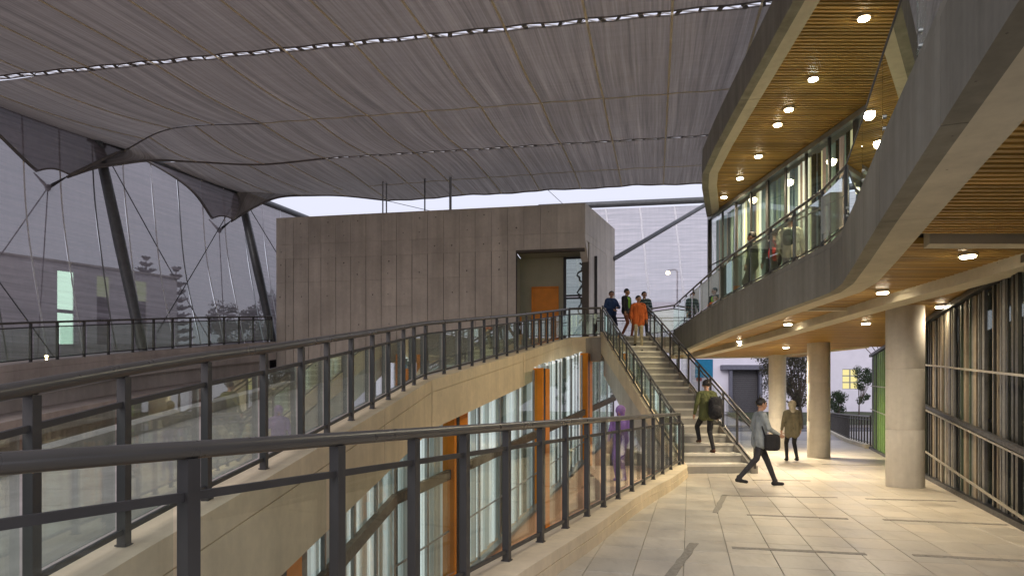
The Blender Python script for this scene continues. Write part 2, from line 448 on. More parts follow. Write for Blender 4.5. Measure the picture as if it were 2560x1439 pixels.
# ---- stone strips let into the floor
strips = [((1830,1368),(2165,1384)), ((2283,1387),(2600,1404)), ((1867,1286),(2120,1296)), ((2208,1298),(2520,1311)),
          ((1808,1238),(2093,1243)), ((2165,1246),(2390,1252)), ((2055,1160),(2205,1163)), ((1880,1199),(2025,1201)),
          ((1665,1455),(1735,1357)), ((1788,1281),(1812,1236))]
slab_lab = ['widest dark stone strip across the floor in the foreground', 'dark stone strip cut off by the right picture edge', 'dark stone strip across the floor below the walking figure',
            'long dark stone strip in front of the right glass wall', 'dark stone strip across the floor just before the stair foot', 'dark stone strip across the floor before the nearest column',
            'thin dark stone strip beyond the nearest column', 'faint dark stone strip behind the walking figure', 'slanting dark stone strip at the bottom of the floor', 'short slanting dark stone strip beside the terrace kerb']
for (p0, p1), lb in zip(strips, slab_lab):
    def fl(p):
        d = 2646 / (p[1] - 1015); return Vector(((p[0] - 1280) / F * d, d, 0))
    a, c = fl(p0), fl(p1); n = Vector((-(c - a).y, (c - a).x, 0)).normalized() * (.05 if abs(p0[0] - p1[0]) > 90 else .045)
    n2 = [a - n, c - n, c + n, a + n]
    b = MB(); seg = 10
    bot = []
    L = []; Rr = []
    for i in range(seg + 1):
        q = a.lerp(c, i / seg); k = 1 + random.uniform(-.22, .22)
        L.append(q - n * k); Rr.append(q + n * (1 + random.uniform(-.22, .22)))
    poly = [(q.x, q.y) for q in L] + [(q.x, q.y) for q in reversed(Rr)]
    b.prism(poly, -.01, .0045)
    tag(b.build('stone_strip', M_drain), lb, 'floor strip', 'stone strips let into the floor')

# ---- terrace edge kerb (low concrete wall carrying the railing)
def kerb():
    root = empty('terrace_kerb', (curb_x(8), 8, 0), 'low concrete kerb along the terrace edge under the near railing', 'kerb')
    ys = [-.5, 2, 3.5, 5, 6.4, 7.6, 8.7, 9.8, 10.7, 11.6, 12.6, 13.8, 15.0, 15.65]
    offs = [.30, .30, .30, .30, .29, .30, .27, .24, .25, .27, .31, .30, .26, .12]
    lo = MB(); hi = MB(); n = len(ys)
    for (mb, z0, z1, ex) in ((lo, -.02, .115, .0), (hi, .121, .225, -.012)):
        for i in range(n - 1):
            y0, y1 = ys[i], ys[i + 1]
            q = [(curb_x(y0) - .14, y0), (curb_x(y0) + offs[i] + ex, y0), (curb_x(y1) + offs[i + 1] + ex, y1), (curb_x(y1) - .14, y1)]
            mb.prism(q, z0, z1)
    lo.build('lower_course', M_conc_w, root); hi.build('coping', M_conc_w, root)
    core = MB(); core.prism([(curb_x(-.5) - .12, -.5), (curb_x(-.5) + .2, -.5), (curb_x(15.6) + .1, 15.6), (curb_x(15.6) - .12, 15.6)], -3.9, .118)
    core.build('retaining_wall', M_conc_pink, root)
kerb()

# ================================================================== RAILINGS
def railing(name, label, cat, posts, h, pw=.055, hr=.036, mid=.18, low=.10, gl=M_glass, side=.05, rail=True, panes=True, group=None, post_mat=None, lowrail=True, ext=None, inset=True):
    posts = [Vector(p) for p in posts]
    root = empty(name, posts[len(posts) // 2], label, cat, group)
    pm = post_mat or M_steel
    for i, p in enumerate(posts):
        d = (posts[min(i + 1, len(posts) - 1)] - posts[max(i - 1, 0)]); d.z = 0
        b = MB(); b.bar(p + Vector((0, 0, -.02)), p + Vector((0, 0, h - hr * .92)), pw, pw * 1.1, up=d.normalized())
        b.bar(p + Vector((0, 0, .0)), p + Vector((0, 0, .010)), pw * 1.35, pw * 1.35, up=d.normalized())
        b.build('post', pm, root)
    tops = [p + Vector((0, 0, h)) for p in posts]
    if ext: tops = [ext[0]] * (ext[0] is not None) + tops + [ext[1]] * (ext[1] is not None)
    b = MB(); b.tube(tops, hr, 24); b.build('handrail', M_rail, root, smooth='auto')
    b = MB()
    for p, q in zip(posts, posts[1:]):
        b.bar(p + Vector((0, 0, h - mid)), q + Vector((0, 0, h - mid)), .028, .034)
    b.build('middle_rail', pm, root)
    if lowrail:
        b = MB()
        for p, q in zip(posts, posts[1:]):
            b.bar(p + Vector((0, 0, low)), q + Vector((0, 0, low)), .026, .03)
        b.build('bottom_rail', pm, root)
    if panes:
        for p, q in zip(posts, posts[1:]):
            d = (q - p); dn = Vector((d.x, d.y, 0)).normalized(); n = Vector((dn.y, -dn.x, 0)) * side
            a, c = p.lerp(q, .06) + n, p.lerp(q, .955) + n
            z0, z1 = low + .018, h - mid - .02
            t_ = Vector((dn.y, -dn.x, 0)) * .006
            b = MB(); b.hexa([a - t_ + Vector((0,0,z0)), c - t_ + Vector((0,0,z0)), c + t_ + Vector((0,0,z0)), a + t_ + Vector((0,0,z0))],
                             [a - t_ + Vector((0,0,z1)), c - t_ + Vector((0,0,z1)), c + t_ + Vector((0,0,z1)), a + t_ + Vector((0,0,z1))])
            b.build('pane', gl, root)
    return root
# near railing on the kerb
ys = [1.45, 2.05, 2.74, 3.65, 4.4, 5.1, 5.87, 6.68, 7.44, 8.25, 9.0, 9.78, 10.66, 11.55, 12.4, 13.35, 14.3, 15.1, 15.5]
ys = [1.9, 2.74, 3.65, 4.4, 5.1, 5.87, 6.68, 7.44, 8.25, 9.0, 9.78, 10.66, 11.55, 12.4, 13.35, 14.3, 15.45]
railing('terrace_railing', 'dark steel railing with glass panels along the terrace kerb in the foreground', 'railing',
        [(curb_x(y), y, .225) for y in ys], 1.15, pw=.058, hr=.037, mid=.185, low=.085, side=-.045,
        ext=(Vector((curb_x(.6), .6, 1.375)), None))

# ================================================================== CURVED RAMP
RP = [(-2.62, .6, .25), (-2.18, 6.0, 1.0), (-1.66, 12.7, 2.03), (.15, 18.9, 3.02), (1.5, 23.9, 3.83), (2.2, 24.9, 4.02), (3.28, 25.25, ZL + .08)]
RP = [(-2.62, .6, .13), (-2.33, 4.1, .715), (-2.18, 6.0, 1.0), (-1.92, 9.4, 1.52), (-1.66, 12.75, 2.04), (.15, 18.9, 3.02), (1.51, 23.9, 3.84), (2.1, 25.0, 4.06), (3.28, 25.25, ZL + .08)]
def ramp_struct():
    root = empty('concrete_ramp', (-2.2, 8, 0), 'long concrete ramp rising to the landing behind the terrace', 'ramp')
    pts = [Vector(p) for p in RP]
    inn = offset_plan(RP, .17); out_ = offset_plan(RP, -.20)
    # edge beam in cast sections with a thin joint
    joints = [0, 3, 4, 5, 6, 8]
    for a_, b_ in zip(joints, joints[1:]):
        m = MB()
        for i in range(a_, b_):
            A, B = Vector(inn[i]), Vector(inn[i + 1]); C, D = Vector(out_[i]), Vector(out_[i + 1])
            t0 = .004 if i == a_ else 0; t1 = .004 if i == b_ - 1 else 0
            A2, B2 = A.lerp(B, t0), B.lerp(A, t1); C2, D2 = C.lerp(D, t0), D.lerp(C, t1)
            # body, then coping course separated by a shadow gap
            for za, zb, ex in ((-.92, -.235, 0), (-.235, -.223, -.02), (-.223, -.0, .0)):
                n = Vector(((B - A).y, -(B - A).x, 0)).normalized() * ex
                q = [A2 + n, B2 + n, D2, C2]
                m.hexa([p + Vector((0, 0, za)) for p in q], [p + Vector((0, 0, zb)) for p in q])
        m.build('edge_beam', M_conc_w, root)
    m = MB(); lft = offset_plan(RP, -2.6)
    lft[-1] = (3.0, 27.4, ZL + .08); lft[-2] = (.2, 27.2, 4.06); lft[-3] = (-.9, 25.0, 3.84)
    for i in range(len(RP) - 1):
        q = [out_[i], out_[i + 1], lft[i + 1], lft[i]]
        m.hexa([Vector(p) + Vector((0, 0, -.42)) for p in q], [Vector(p) + Vector((0, 0, -.14)) for p in q])
    m.build('deck', M_conc_pink, root)
    m = MB(); l2 = offset_plan(RP, -2.85); l2[-1] = (3.0, 27.6, ZL + .08); l2[-2] = (.1, 27.45, 4.06); l2[-3] = (-1.1, 25.1, 3.84)
    for i in range(4):
        q = [lft[i], lft[i + 1], l2[i + 1], l2[i]]
        m.hexa([Vector(p) + Vector((0, 0, -.8)) for p in q], [Vector(p) + Vector((0, 0, 0)) for p in q])
    m.build('far_edge_beam', M_conc_pink, root)
    return root
ramp_struct()
rposts = []
for d, x, z in [(1.6,-2.54,.29),(2.55,-2.46,.445),(3.4,-2.39,.595),(4.1,-2.33,.715),(5.05,-2.26,.865),(6.0,-2.18,1.0),(6.85,-2.115,1.13),(7.6,-2.06,1.245),(8.45,-1.99,1.375),(9.38,-1.92,1.517),
                (10.24,-1.854,1.65),(11.2,-1.78,1.80),(12.0,-1.72,1.925),(12.85,-1.63,2.06),(13.75,-1.366,2.20),(14.6,-1.117,2.336),(15.35,-.896,2.455),(16.15,-.66,2.583),(17.1,-.38,2.734),(17.95,-.13,2.87),
                (18.9,.15,3.02),(19.9,.422,3.184),(20.8,.667,3.332),(21.75,.925,3.487),(22.7,1.184,3.643),(23.6,1.43,3.79),(24.4,1.78,3.94),(25.0,2.1,4.06),(25.13,2.7,4.10),(25.25,3.28,4.13)]:
    rposts.append((x, d, z))
railing('ramp_railing', 'dark steel and glass railing climbing along the concrete ramp', 'railing', rposts, 1.05, pw=.054, hr=.041, mid=.20, low=.09, gl=M_glassg, side=-.04,
        ext=(Vector((-2.62, .6, 1.17)), None))

# ================================================================== GLASS WALL UNDER THE RAMP
UNIT = MB(); UNIT.box((-.5, -.5, 0), (.5, .5, 1))
PLEAT = MB()
for i in range(4):
    x0, x1 = -.5 + i * .25, -.25 + i * .25
    y0, y1 = ((-.5, .5) if i % 2 == 0 else (.5, -.5))
    PLEAT.add([(x0, y0, 0), (x1, y1, 0), (x1, y1, 1), (x0, y0, 1), (x0, y0 + .25, 0), (x1, y1 + .25, 0), (x1, y1 + .25, 1), (x0, y0 + .25, 1)],
              [(0,1,2,3),(5,4,7,6),(0,4,5,1),(3,2,6,7)])
pleat_me = PLEAT.mesh('curtain', (0, 0, 0)); pleat_me.materials.append(M_white)
unit_me = UNIT.mesh('bar', (0, 0, 0)); unit_me.materials.append(M_alu)
def strips_along(root, name, p0, p1, zb, zt, pal, wmin, wmax, inset, seedv, mesh=pleat_me, depth=.05, gapp=.0):
    rnd = random.Random(seedv); p0 = Vector((p0[0], p0[1], 0)); p1 = Vector((p1[0], p1[1], 0)); d = p1 - p0; L = d.length; d.normalize(); n = Vector((-d.y, d.x, 0))
    s = 0.0; ang = math.atan2(d.y, d.x)
    while s < L - .05:
        wd = min(rnd.uniform(wmin, wmax), L - s)
        if rnd.random() >= gapp:
            c = p0 + d * (s + wd / 2) + n * (inset + rnd.uniform(-.03, .05))
            f = (s + wd / 2) / L; z0 = zb(f) if callable(zb) else zb; z1 = zt(f) if callable(zt) else zt
            mt = rnd.choices([k for k, _ in pal], [q for _, q in pal])[0]
            instance(name, mesh, root, (c.x, c.y, z0), ang + rnd.uniform(-.12, .12), (wd * .96, depth * rnd.uniform(.6, 1.5), z1 - z0), mt)
        s += wd
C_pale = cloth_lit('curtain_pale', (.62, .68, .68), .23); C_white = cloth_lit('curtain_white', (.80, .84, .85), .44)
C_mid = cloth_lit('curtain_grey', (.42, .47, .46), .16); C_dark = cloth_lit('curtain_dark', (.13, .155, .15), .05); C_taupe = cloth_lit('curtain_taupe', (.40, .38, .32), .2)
def lower_wall():
    root = empty('curtained_glass_wall', (-2.0, 13, -3), 'tall glass wall with pale curtains and orange posts under the ramp', 'glass wall')
    def zt(f0, f1, y0, y1): return None
    segs = [((-2.72, 3.6), (-2.18, 12.6)), ((-2.18, 12.6), (4.35, 29.05))]
    def rz_(y):           # ramp height over the wall
        for a, b in zip(RP, RP[1:]):
            if a[1] <= y <= b[1]: return lerp(a[2], b[2], (y - a[1]) / (b[1] - a[1]))
        return RP[0][2] if y < RP[0][1] else RP[-1][2]
    def ztr(y): return .22 + .125 * (y - 15.6)
    def zsill(y): return -2.2 + .2 * (y - 15.6) if y > 12.6 else -2.8
    def zsl(y): return max(-2.9, -2.2 + .2 * (y - 15.6))
    for k, (p0, p1) in enumerate(segs):
        y0, y1 = p0[1], p1[1]
        pal = [(C_pale, 5), (C_white, 3.2), (C_mid, 4), (C_dark, 1.7), (C_taupe, .9)]
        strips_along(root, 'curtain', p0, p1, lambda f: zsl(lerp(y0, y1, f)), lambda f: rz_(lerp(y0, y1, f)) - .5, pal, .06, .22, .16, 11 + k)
        d = (Vector((*p1, 0)) - Vector((*p0, 0))); L = d.length; d.normalize(); n = Vector((-d.y, d.x, 0))
        nb = round(L / 1.25)
        for i in range(nb):
            a = Vector((*p0, 0)) + d * (L * i / nb); c = Vector((*p0, 0)) + d * (L * (i + 1) / nb)
            m = MB(); za0, za1, zb0, zb1 = zsl(a.y) - .02, zsl(c.y) - .02, rz_(a.y) - .55, rz_(c.y) - .55
            for s_, e_ in ((.03, -.03),):
                aa, cc = a + d * .03, c - d * .03
                m.hexa([aa + Vector((0,0,za0)), cc + Vector((0,0,za1)), cc + n*.012 + Vector((0,0,za1)), aa + n*.012 + Vector((0,0,za0))],
                       [aa + Vector((0,0,zb0)), cc + Vector((0,0,zb1)), cc + n*.012 + Vector((0,0,zb1)), aa + n*.012 + Vector((0,0,zb0))])
            m.build('pane', M_glassf, root)
            m = MB(); m.bar(a + Vector((0,0,za0)), a + Vector((0,0,zb0)), .05, .07, up=d); m.build('mullion', M_alu, root)
        # raked transom band and sill, thin glazing bars
        a, c = Vector((*p0, 0)), Vector((*p1, 0))
        m = MB(); m.bar(a - n * .03 + Vector((0,0,ztr(y0))), c - n * .03 + Vector((0,0,ztr(y1))), .10, .20); m.build('transom_band', M_brown, root)
        if k == 1:
            m = MB(); m.bar(a - n * .05 + Vector((0,0,zsl(y0))), c - n * .05 + Vector((0,0,zsl(y1))), .16, .09); m.build('sill', M_alu, root)
            m = MB(); m.bar(a - n * .02 + Vector((0,0,ztr(y0) - 1.25)), c - n * .02 + Vector((0,0,ztr(y1) - 1.0)), .035, .03); m.build('glazing_bar', M_alu, root)
        m = MB(); q = [a - n * .02, c - n * .02, c + n * .25, a + n * .25]
        m.hexa([p + Vector((0, 0, -4.3)) for p in q], [p + Vector((0, 0, (zsl(p.y) - .05))) for p in q]); m.build('plinth', M_salmon, root)
        # back of the room
        m = MB(); q = [a + n * .9, c + n * .9, c + n * 1.0, a + n * 1.0]
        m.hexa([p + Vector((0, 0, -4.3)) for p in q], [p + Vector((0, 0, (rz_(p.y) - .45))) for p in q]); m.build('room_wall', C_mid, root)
        for yy, wd in (((7.35, .42), ) if k == 0 else ((15.06, .40), (20.4, .36), (25.0, .36))):
            f = (yy - y0) / (y1 - y0); c0 = Vector((lerp(p0[0], p1[0], f), yy, 0))
            for off, w2, mt, nm in ((0, wd, M_orange, 'post'), (-.42, .10, M_orange, 'post'), (-.28, .11, M_frame, 'door_frame')):
                q = c0 + d * off
                m = MB(); q4 = [q - d * w2/2 - n * .16, q + d * w2/2 - n * .16, q + d * w2/2 + n * .12, q - d * w2/2 + n * .12]
                m.hexa([p + Vector((0, 0, court_z((0, yy)) - .6)) for p in q4], [p + Vector((0, 0, rz_(yy) - .6)) for p in q4]); m.build(nm, mt, root)
lower_wall()

# ================================================================== STAIR AND LANDING
NST = 19; RISE = ZL / NST
SB = Vector((4.02, 15.75, 0)); ST = Vector((3.36, 24.75, 0)); SD = (ST - SB); SL = SD.length; SD.normalize(); SN = Vector((SD.y, -SD.x, 0))
SW = 1.50; RUN = SL / NST
def stair():
    root = empty('staircase', SB + SN * .75, 'straight concrete staircase rising to the upper landing', 'staircase')
    for i in range(NST):
        a = SB + SD * (RUN * i); z1 = RISE * (i + 1); z0 = max(0, z1 - RISE - .22) if i else 0
        q0 = [a + SN * .0, a + SN * SW, a + SN * SW + SD * (RUN + .03), a + SD * (RUN + .03)]
        m = MB(); m.hexa([p + Vector((0, 0, z0)) for p in q0], [p + Vector((0, 0, z1 - .056)) for p in q0])
        q1 = [a - SD * .022, a - SD * .022 + SN * SW, a + SN * SW + SD * (RUN + .002), a + SD * (RUN + .002)]
        m.hexa([p + Vector((0, 0, z1 - .055)) for p in q1], [p + Vector((0, 0, z1)) for p in q1])
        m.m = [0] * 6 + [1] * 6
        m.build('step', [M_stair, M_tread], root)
    for side, nm in ((-.16, 'stringer'), (SW + .005, 'stringer')):
        a = SB + SN * side; c = ST + SN * side; wv = SN * .155
        a0 = a - SD * .1
        m = MB()
        up = .30
        q0 = [a0, a0 + wv, c + wv, c]
        dz = [-.02, -.02, ZL - .55, ZL - .55]; tz = [.17, .17, ZL + .2, ZL + .2]
        m.hexa([p + Vector((0, 0, z)) for p, z in zip(q0, dz)], [p + Vector((0, 0, z)) for p, z in zip(q0, tz)])
        m.build(nm, M_conc_w if side < 0 else M_conc, root)
    # supporting side wall under the left edge, arched at the top
    m = MB(); a = SB - SN * .04
    npt = 10
    top = [(a + SD * (SL * i / npt), (ZL) * i / npt - .4) for i in range(npt + 1)]
    for (p, z), (q, z2) in zip(top, top[1:]):
        f = (p.y - SB.y) / (ST.y - SB.y); f2 = (q.y - SB.y) / (ST.y - SB.y)
        lo1 = max(-4.2, ZL * f - 1.35) if f > .30 else -.6 + 0 * f
        lo2 = max(-4.2, ZL * f2 - 1.35) if f2 > .30 else -.6
        q4 = [p, p + SN * .18, q + SN * .18, q]
        m.hexa([q4[0] + Vector((0,0,lo1)), q4[1] + Vector((0,0,lo1)), q4[2] + Vector((0,0,lo2)), q4[3] + Vector((0,0,lo2))],
               [q4[0] + Vector((0,0,z)), q4[1] + Vector((0,0,z)), q4[2] + Vector((0,0,z2)), q4[3] + Vector((0,0,z2))])
    m.build('side_wall', M_conc_col, root)
    return root
stair()
def on_stair(f, side, z): 
    p = SB + SD * (SL * f) + SN * side; return Vector((p.x, p.y, ZL * f + z))
n = 10
railing('stair_railing', 'steel and glass railing on the left side of the staircase', 'railing', [on_stair(i / n, -.08, .18) for i in range(n + 1)], .95, pw=.045, hr=.028, mid=.13, low=.07, gl=M_glassg)
railing('stair_railing', 'steel and glass railing on the right side of the staircase', 'railing', [on_stair(i / n - .012 * (i == 0), SW + .08, .18) for i in range(n + 1)], .95, pw=.045, hr=.028, mid=.13, low=.07, gl=M_glass)

def landing():
    root = empty('landing', (4.5, 26, ZL - .5), 'concrete landing slab between staircase, tower and gallery', 'landing')
    poly = [(3.3, 24.75), (5.05, 24.72), (5.9, 24.5), (9.5, 24.3), (9.5, 27.6), (2.7, 27.6), (2.3, 25.6), (2.9, 25.45)]
    m = MB(); m.prism(poly, ZL - .35, ZL); m.build('slab', M_conc_pink, root)
    m = MB(); m.prism([(2.6, 25.06), (3.42, 25.05), (3.42, 24.78), (3.2, 24.6), (2.9, 24.75)], ZL - .85, ZL - .01); m.build('corner_block', M_conc, root)
landing()
railing('landing_railing', 'dark railing along the back of the upper landing', 'railing', [(3.3 + i * .9, 27.45, ZL) for i in range(6)], 1.05, pw=.04, hr=.025, mid=.12, low=.08)

# ================================================================== GALLERY BUILDING (slabs, ceilings, fascia)
def bx_(poly, y): return interp_x(poly, y)
bld = empty('gallery_building', (8, 14, 0), 'concrete gallery building with timber ceilings on the right', 'building')
def edge_strip(pts, off0, off1, z0, z1, name, mat, joints):
    """a band of concrete following a plan line, cast in sections with joints"""
    A = offset_plan(pts, off0); B = offset_plan(pts, off1)
    for j0, j1 in zip(joints, joints[1:]):
        m = MB()
        for i in range(j0, j1):
            a, a2, b0, b2 = [Vector((*p, 0)) for p in (A[i], A[i + 1], B[i], B[i + 1])]
            g0 = .003 if i == j0 else 0; g1 = .003 if i == j1 - 1 else 0
            q = [a.lerp(a2, g0), a2.lerp(a, g1), b2.lerp(b0, g1), b0.lerp(b2, g0)]
            m.hexa([p + Vector((0, 0, z0)) for p in q], [p + Vector((0, 0, z1)) for p in q])
        m.build(name, mat, bld)
# gallery fascia: face panel and lighter soffit lip
zb1, zt1 = 3.38, 4.20
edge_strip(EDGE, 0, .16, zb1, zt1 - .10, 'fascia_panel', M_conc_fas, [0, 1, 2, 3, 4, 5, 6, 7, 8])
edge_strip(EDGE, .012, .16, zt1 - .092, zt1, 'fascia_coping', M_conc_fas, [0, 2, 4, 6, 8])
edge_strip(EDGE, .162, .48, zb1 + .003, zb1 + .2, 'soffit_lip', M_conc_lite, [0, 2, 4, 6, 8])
edge_strip(EDGE, .17, 5.2, zb1 + .25, ZL, 'gallery_slab', M_conc, [0, 8])
# roof fascia
zb2, zt2 = 8.0, 8.68
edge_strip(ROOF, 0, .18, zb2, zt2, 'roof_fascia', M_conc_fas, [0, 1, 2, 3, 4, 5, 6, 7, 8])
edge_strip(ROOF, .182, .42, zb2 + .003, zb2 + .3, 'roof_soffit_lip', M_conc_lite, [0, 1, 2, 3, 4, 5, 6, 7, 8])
edge_strip(ROOF, .17, 6.5, zb2 + .32, zt2 - .02, 'roof_slab', M_conc, [0, 8])
# ceilings -----------------------------------------------------------------
slat_me = UNIT.mesh('ceiling_slat', (0, 0, 0)); slat_me.materials.append(M_wood)
def slat_ceiling(name, z, y0, y1, pitch, xl, xr, skip=()):
    m = MB()
    n = 24
    for i in range(n):
        ya, yb = lerp(y0, y1, i / n), lerp(y0, y1, (i + 1) / n)
        m.hexa([(xl(ya), ya, z + .13), (xr(ya), ya, z + .13), (xr(yb), yb, z + .13), (xl(yb), yb, z + .13)], [(xl(ya), ya, z + .16), (xr(ya), ya, z + .16), (xr(yb), yb, z + .16), (xl(yb), yb, z + .16)])
    c = m.build(name, M_black, bld)
    k = 0; y = y0
    while y < y1 and k < 300:
        if not any(s0 < y < s1 for s0, s1 in skip):
            a, b_ = xl(y), xr(y)
            if b_ - a > .15:
                tl = -.035
                instance('ceiling_slat', slat_me, c, ((a + b_) / 2, y, z + random.uniform(-.003, .003)), random.uniform(-.0015, .0015), (b_ - a, pitch * .52, .075)); k += 1
        y += pitch
    return c
ep = offset_plan(EDGE, .485); rp = offset_plan(ROOF, .425)
slat_ceiling('lower_ceiling', 3.46, 2.6, 26.6, .105, lambda y: bx_(ep, y), lambda y: min(fac_x(y) + .3, 11.2 if y > 22 else 99), skip=((7.6, 8.02),))
slat_ceiling('upper_ceiling', 8.06, 5.0, 23.2, .112, lambda y: bx_(rp, y) if y < 23.2 else 7, lambda y: bx_(UPF, y) + .25)
# concrete beams under the lower ceiling
m = MB(); pl = [(6.55, 7.98), (6.62, 10), (6.62, 12), (6.72, 15), (6.8, 18), (6.75, 21), (6.6, 24.3)]
for a, c in zip(pl, pl[1:]):
    q = [(a[0] - .19, a[1]), (a[0] + .19, a[1]), (c[0] + .19, c[1]), (c[0] - .19, c[1])]; m.prism(q, 3.30, 3.60)
m.build('ceiling_beam', M_conc_lite, bld)
m = MB(); m.prism([(4.72, 7.72), (7.0, 7.72), (7.0, 7.96), (4.8, 7.96)], 3.385, 3.62); m.build('ceiling_beam', M_conc_lite, bld)
m = MB(); m.prism([(5.6, 13.2), (6.6, 13.2), (6.6, 13.34), (5.6, 13.34)], 3.40, 3.62); m.build('ceiling_beam', M_conc_lite, bld)
m = MB(); m.prism([(11.3, 21.6), (11.3, 21.9), (10.0, 26.0), (6.2, 26.7), (6.2, 26.6), (9.9, 25.85)], 3.40, 3.62); m.build('end_trim', M_conc_lite, bld)

# columns ----------------------------------------------------------------
def column(x, y, r, label):
    root = empty('concrete_column', (x, y, 0), label, 'column', 'round concrete columns under the gallery')
    zs = [0, .93, .942, 2.38, 2.392, 3.47]
    n = 40
    for z0, z1 in ((0, 1.10), (1.106, 2.26), (2.266, 3.47)):
        m = MB(); m.tube([(x, y, z0), (x, y, z0 + .012), (x, y, z1 - .012), (x, y, z1)], [r - .003, r, r, r - .003], n); m.build('drum', M_conc_col, root, smooth='auto')
    m = MB(); m.tube([(x, y, .01), (x, y, 3.46)], r - .010, n); m.build('core', M_conc_col, root, smooth='auto')
column(7.6, 13.2, .335, 'nearest and widest round concrete column beside the glass wall')
column(9.3, 20.7, .325, 'middle round concrete column to the right of the hooded person')
column(9.95, 25.6, .31, 'farthest round concrete column to the left of the hooded person')

# ================================================================== GLASS WALLS OF THE BUILDING
F_br = paint('fin_brown', (.29, .24, .17), .4, .2, .2); F_dk = paint('fin_dark', (.035, .036, .032), .35, .2); F_gn = paint('fin_green', (.08, .11, .075), .4, .2, .2)
F_lt = paint('fin_light', (.40, .37, .30), .35, .4, .15); F_gr = paint('fin_grey', (.17, .17, .16), .4, .3, .2); F_lime = paint('fin_lime', (.16, .30, .07), .5, .1, .15)
def right_wall():
    root = empty('slatted_glass_wall', (fac_x(14), 14, 0), 'tall glass wall with dark vertical fins at the right edge', 'glass wall')
    p0 = (fac_x(5.5), 5.5); p1 = (fac_x(25.0), 25.0)
    pal = [(F_br, 4), (F_dk, 5), (F_gr, 3.5), (F_gn, 1.6), (F_lt, .8)]
    pm = (fac_x(20.2), 20.2)
    strips_along(root, 'fin', p1, pm, .08, 3.32, [(F_lime, 5), (F_dk, 1.5), (F_gn, 2)], .10, .24, -.07, 5, unit_me, .03)
    strips_along(root, 'fin', pm, p0, .08, 3.32, pal, .045, .16, -.07, 6, unit_me, .03, .18)
    d = (Vector((*p1, 0)) - Vector((*p0, 0))); L = d.length; d.normalize(); n = Vector((-d.y, d.x, 0))
    nb = 13
    for i in range(nb):
        a = Vector((*p0, 0)) + d * (L * i / nb + .03); c = Vector((*p0, 0)) + d * (L * (i + 1) / nb - .03)
        for za, zb in ((.06, 1.30), (1.36, 3.36)):
            m = MB(); m.hexa([a + Vector((0,0,za)), c + Vector((0,0,za)), c - n*.012 + Vector((0,0,za)), a - n*.012 + Vector((0,0,za))],
                             [a + Vector((0,0,zb)), c + Vector((0,0,zb)), c - n*.012 + Vector((0,0,zb)), a - n*.012 + Vector((0,0,zb))]); m.build('pane', M_glassd, root)
        m = MB(); q = a - d * .03; m.bar(q + Vector((0,0,0)), q + Vector((0,0,3.42)), .06, .09 if i % 3 else .16, up=d); m.build('mullion', M_frame, root)
    A, B = Vector((*p0, 0)) + n * .10, Vector((*p1, 0)) + n * .10
    def zz(y, za, zb): return lerp(za, zb, (y - 9) / 6.7)
    for za, zb, wd, ht, mt in ((1.98, 2.53, .03, .03, F_lt), (1.05, 1.66, .07, .07, M_frame), (.98, 1.59, .05, .03, F_lt), (.15, .66, .03, .03, F_lt)):
        yb = 16.6; C = Vector((fac_x(yb), yb, 0)) + n * .16; A0 = Vector((fac_x(6.5), 6.5, 0)) + n * .16
        m = MB(); m.bar(A0 + Vector((0,0,max(.03, zz(6.5, za, zb)))), C + Vector((0,0,zz(yb, za, zb))), wd, ht); m.build('rail', mt, root)
    for z_ in (1.15, 2.0):
        C = Vector((fac_x(18), 18, 0)) + n * .1
        m = MB(); m.bar(C + Vector((0,0,z_)), B + Vector((0,0,z_ + .3)), .03, .03); m.build('rail', F_lt, root)
    m = MB(); m.bar(A + Vector((0,0,.04)), B + Vector((0,0,.04)), .12, .08); m.build('base_channel', M_frame, root)
    m = MB(); m.bar(A + Vector((0,0,3.39)), B + Vector((0,0,3.39)), .12, .09); m.build('head_channel', M_frame, root)
    m = MB(); q = [Vector((*p0, 0)) - n * 1.6, Vector((*p1, 0)) - n * 1.6, Vector((*p1, 0)) - n * 1.7, Vector((*p0, 0)) - n * 1.7]
    m.hexa([p + Vector((0,0,0)) for p in q], [p + Vector((0,0,3.4)) for p in q]); m.build('inner_wall', paint('inner_wall', (.11, .10, .075), .8), root)
right_wall()
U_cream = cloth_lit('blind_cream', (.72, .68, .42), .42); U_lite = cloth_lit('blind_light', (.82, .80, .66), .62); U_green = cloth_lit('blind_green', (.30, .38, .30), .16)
U_teal = cloth_lit('blind_teal', (.22, .29, .30), .14); U_dk = cloth_lit('blind_dark', (.05, .055, .05), .03); U_rose = cloth_lit('blind_rose', (.46, .34, .28), .2)
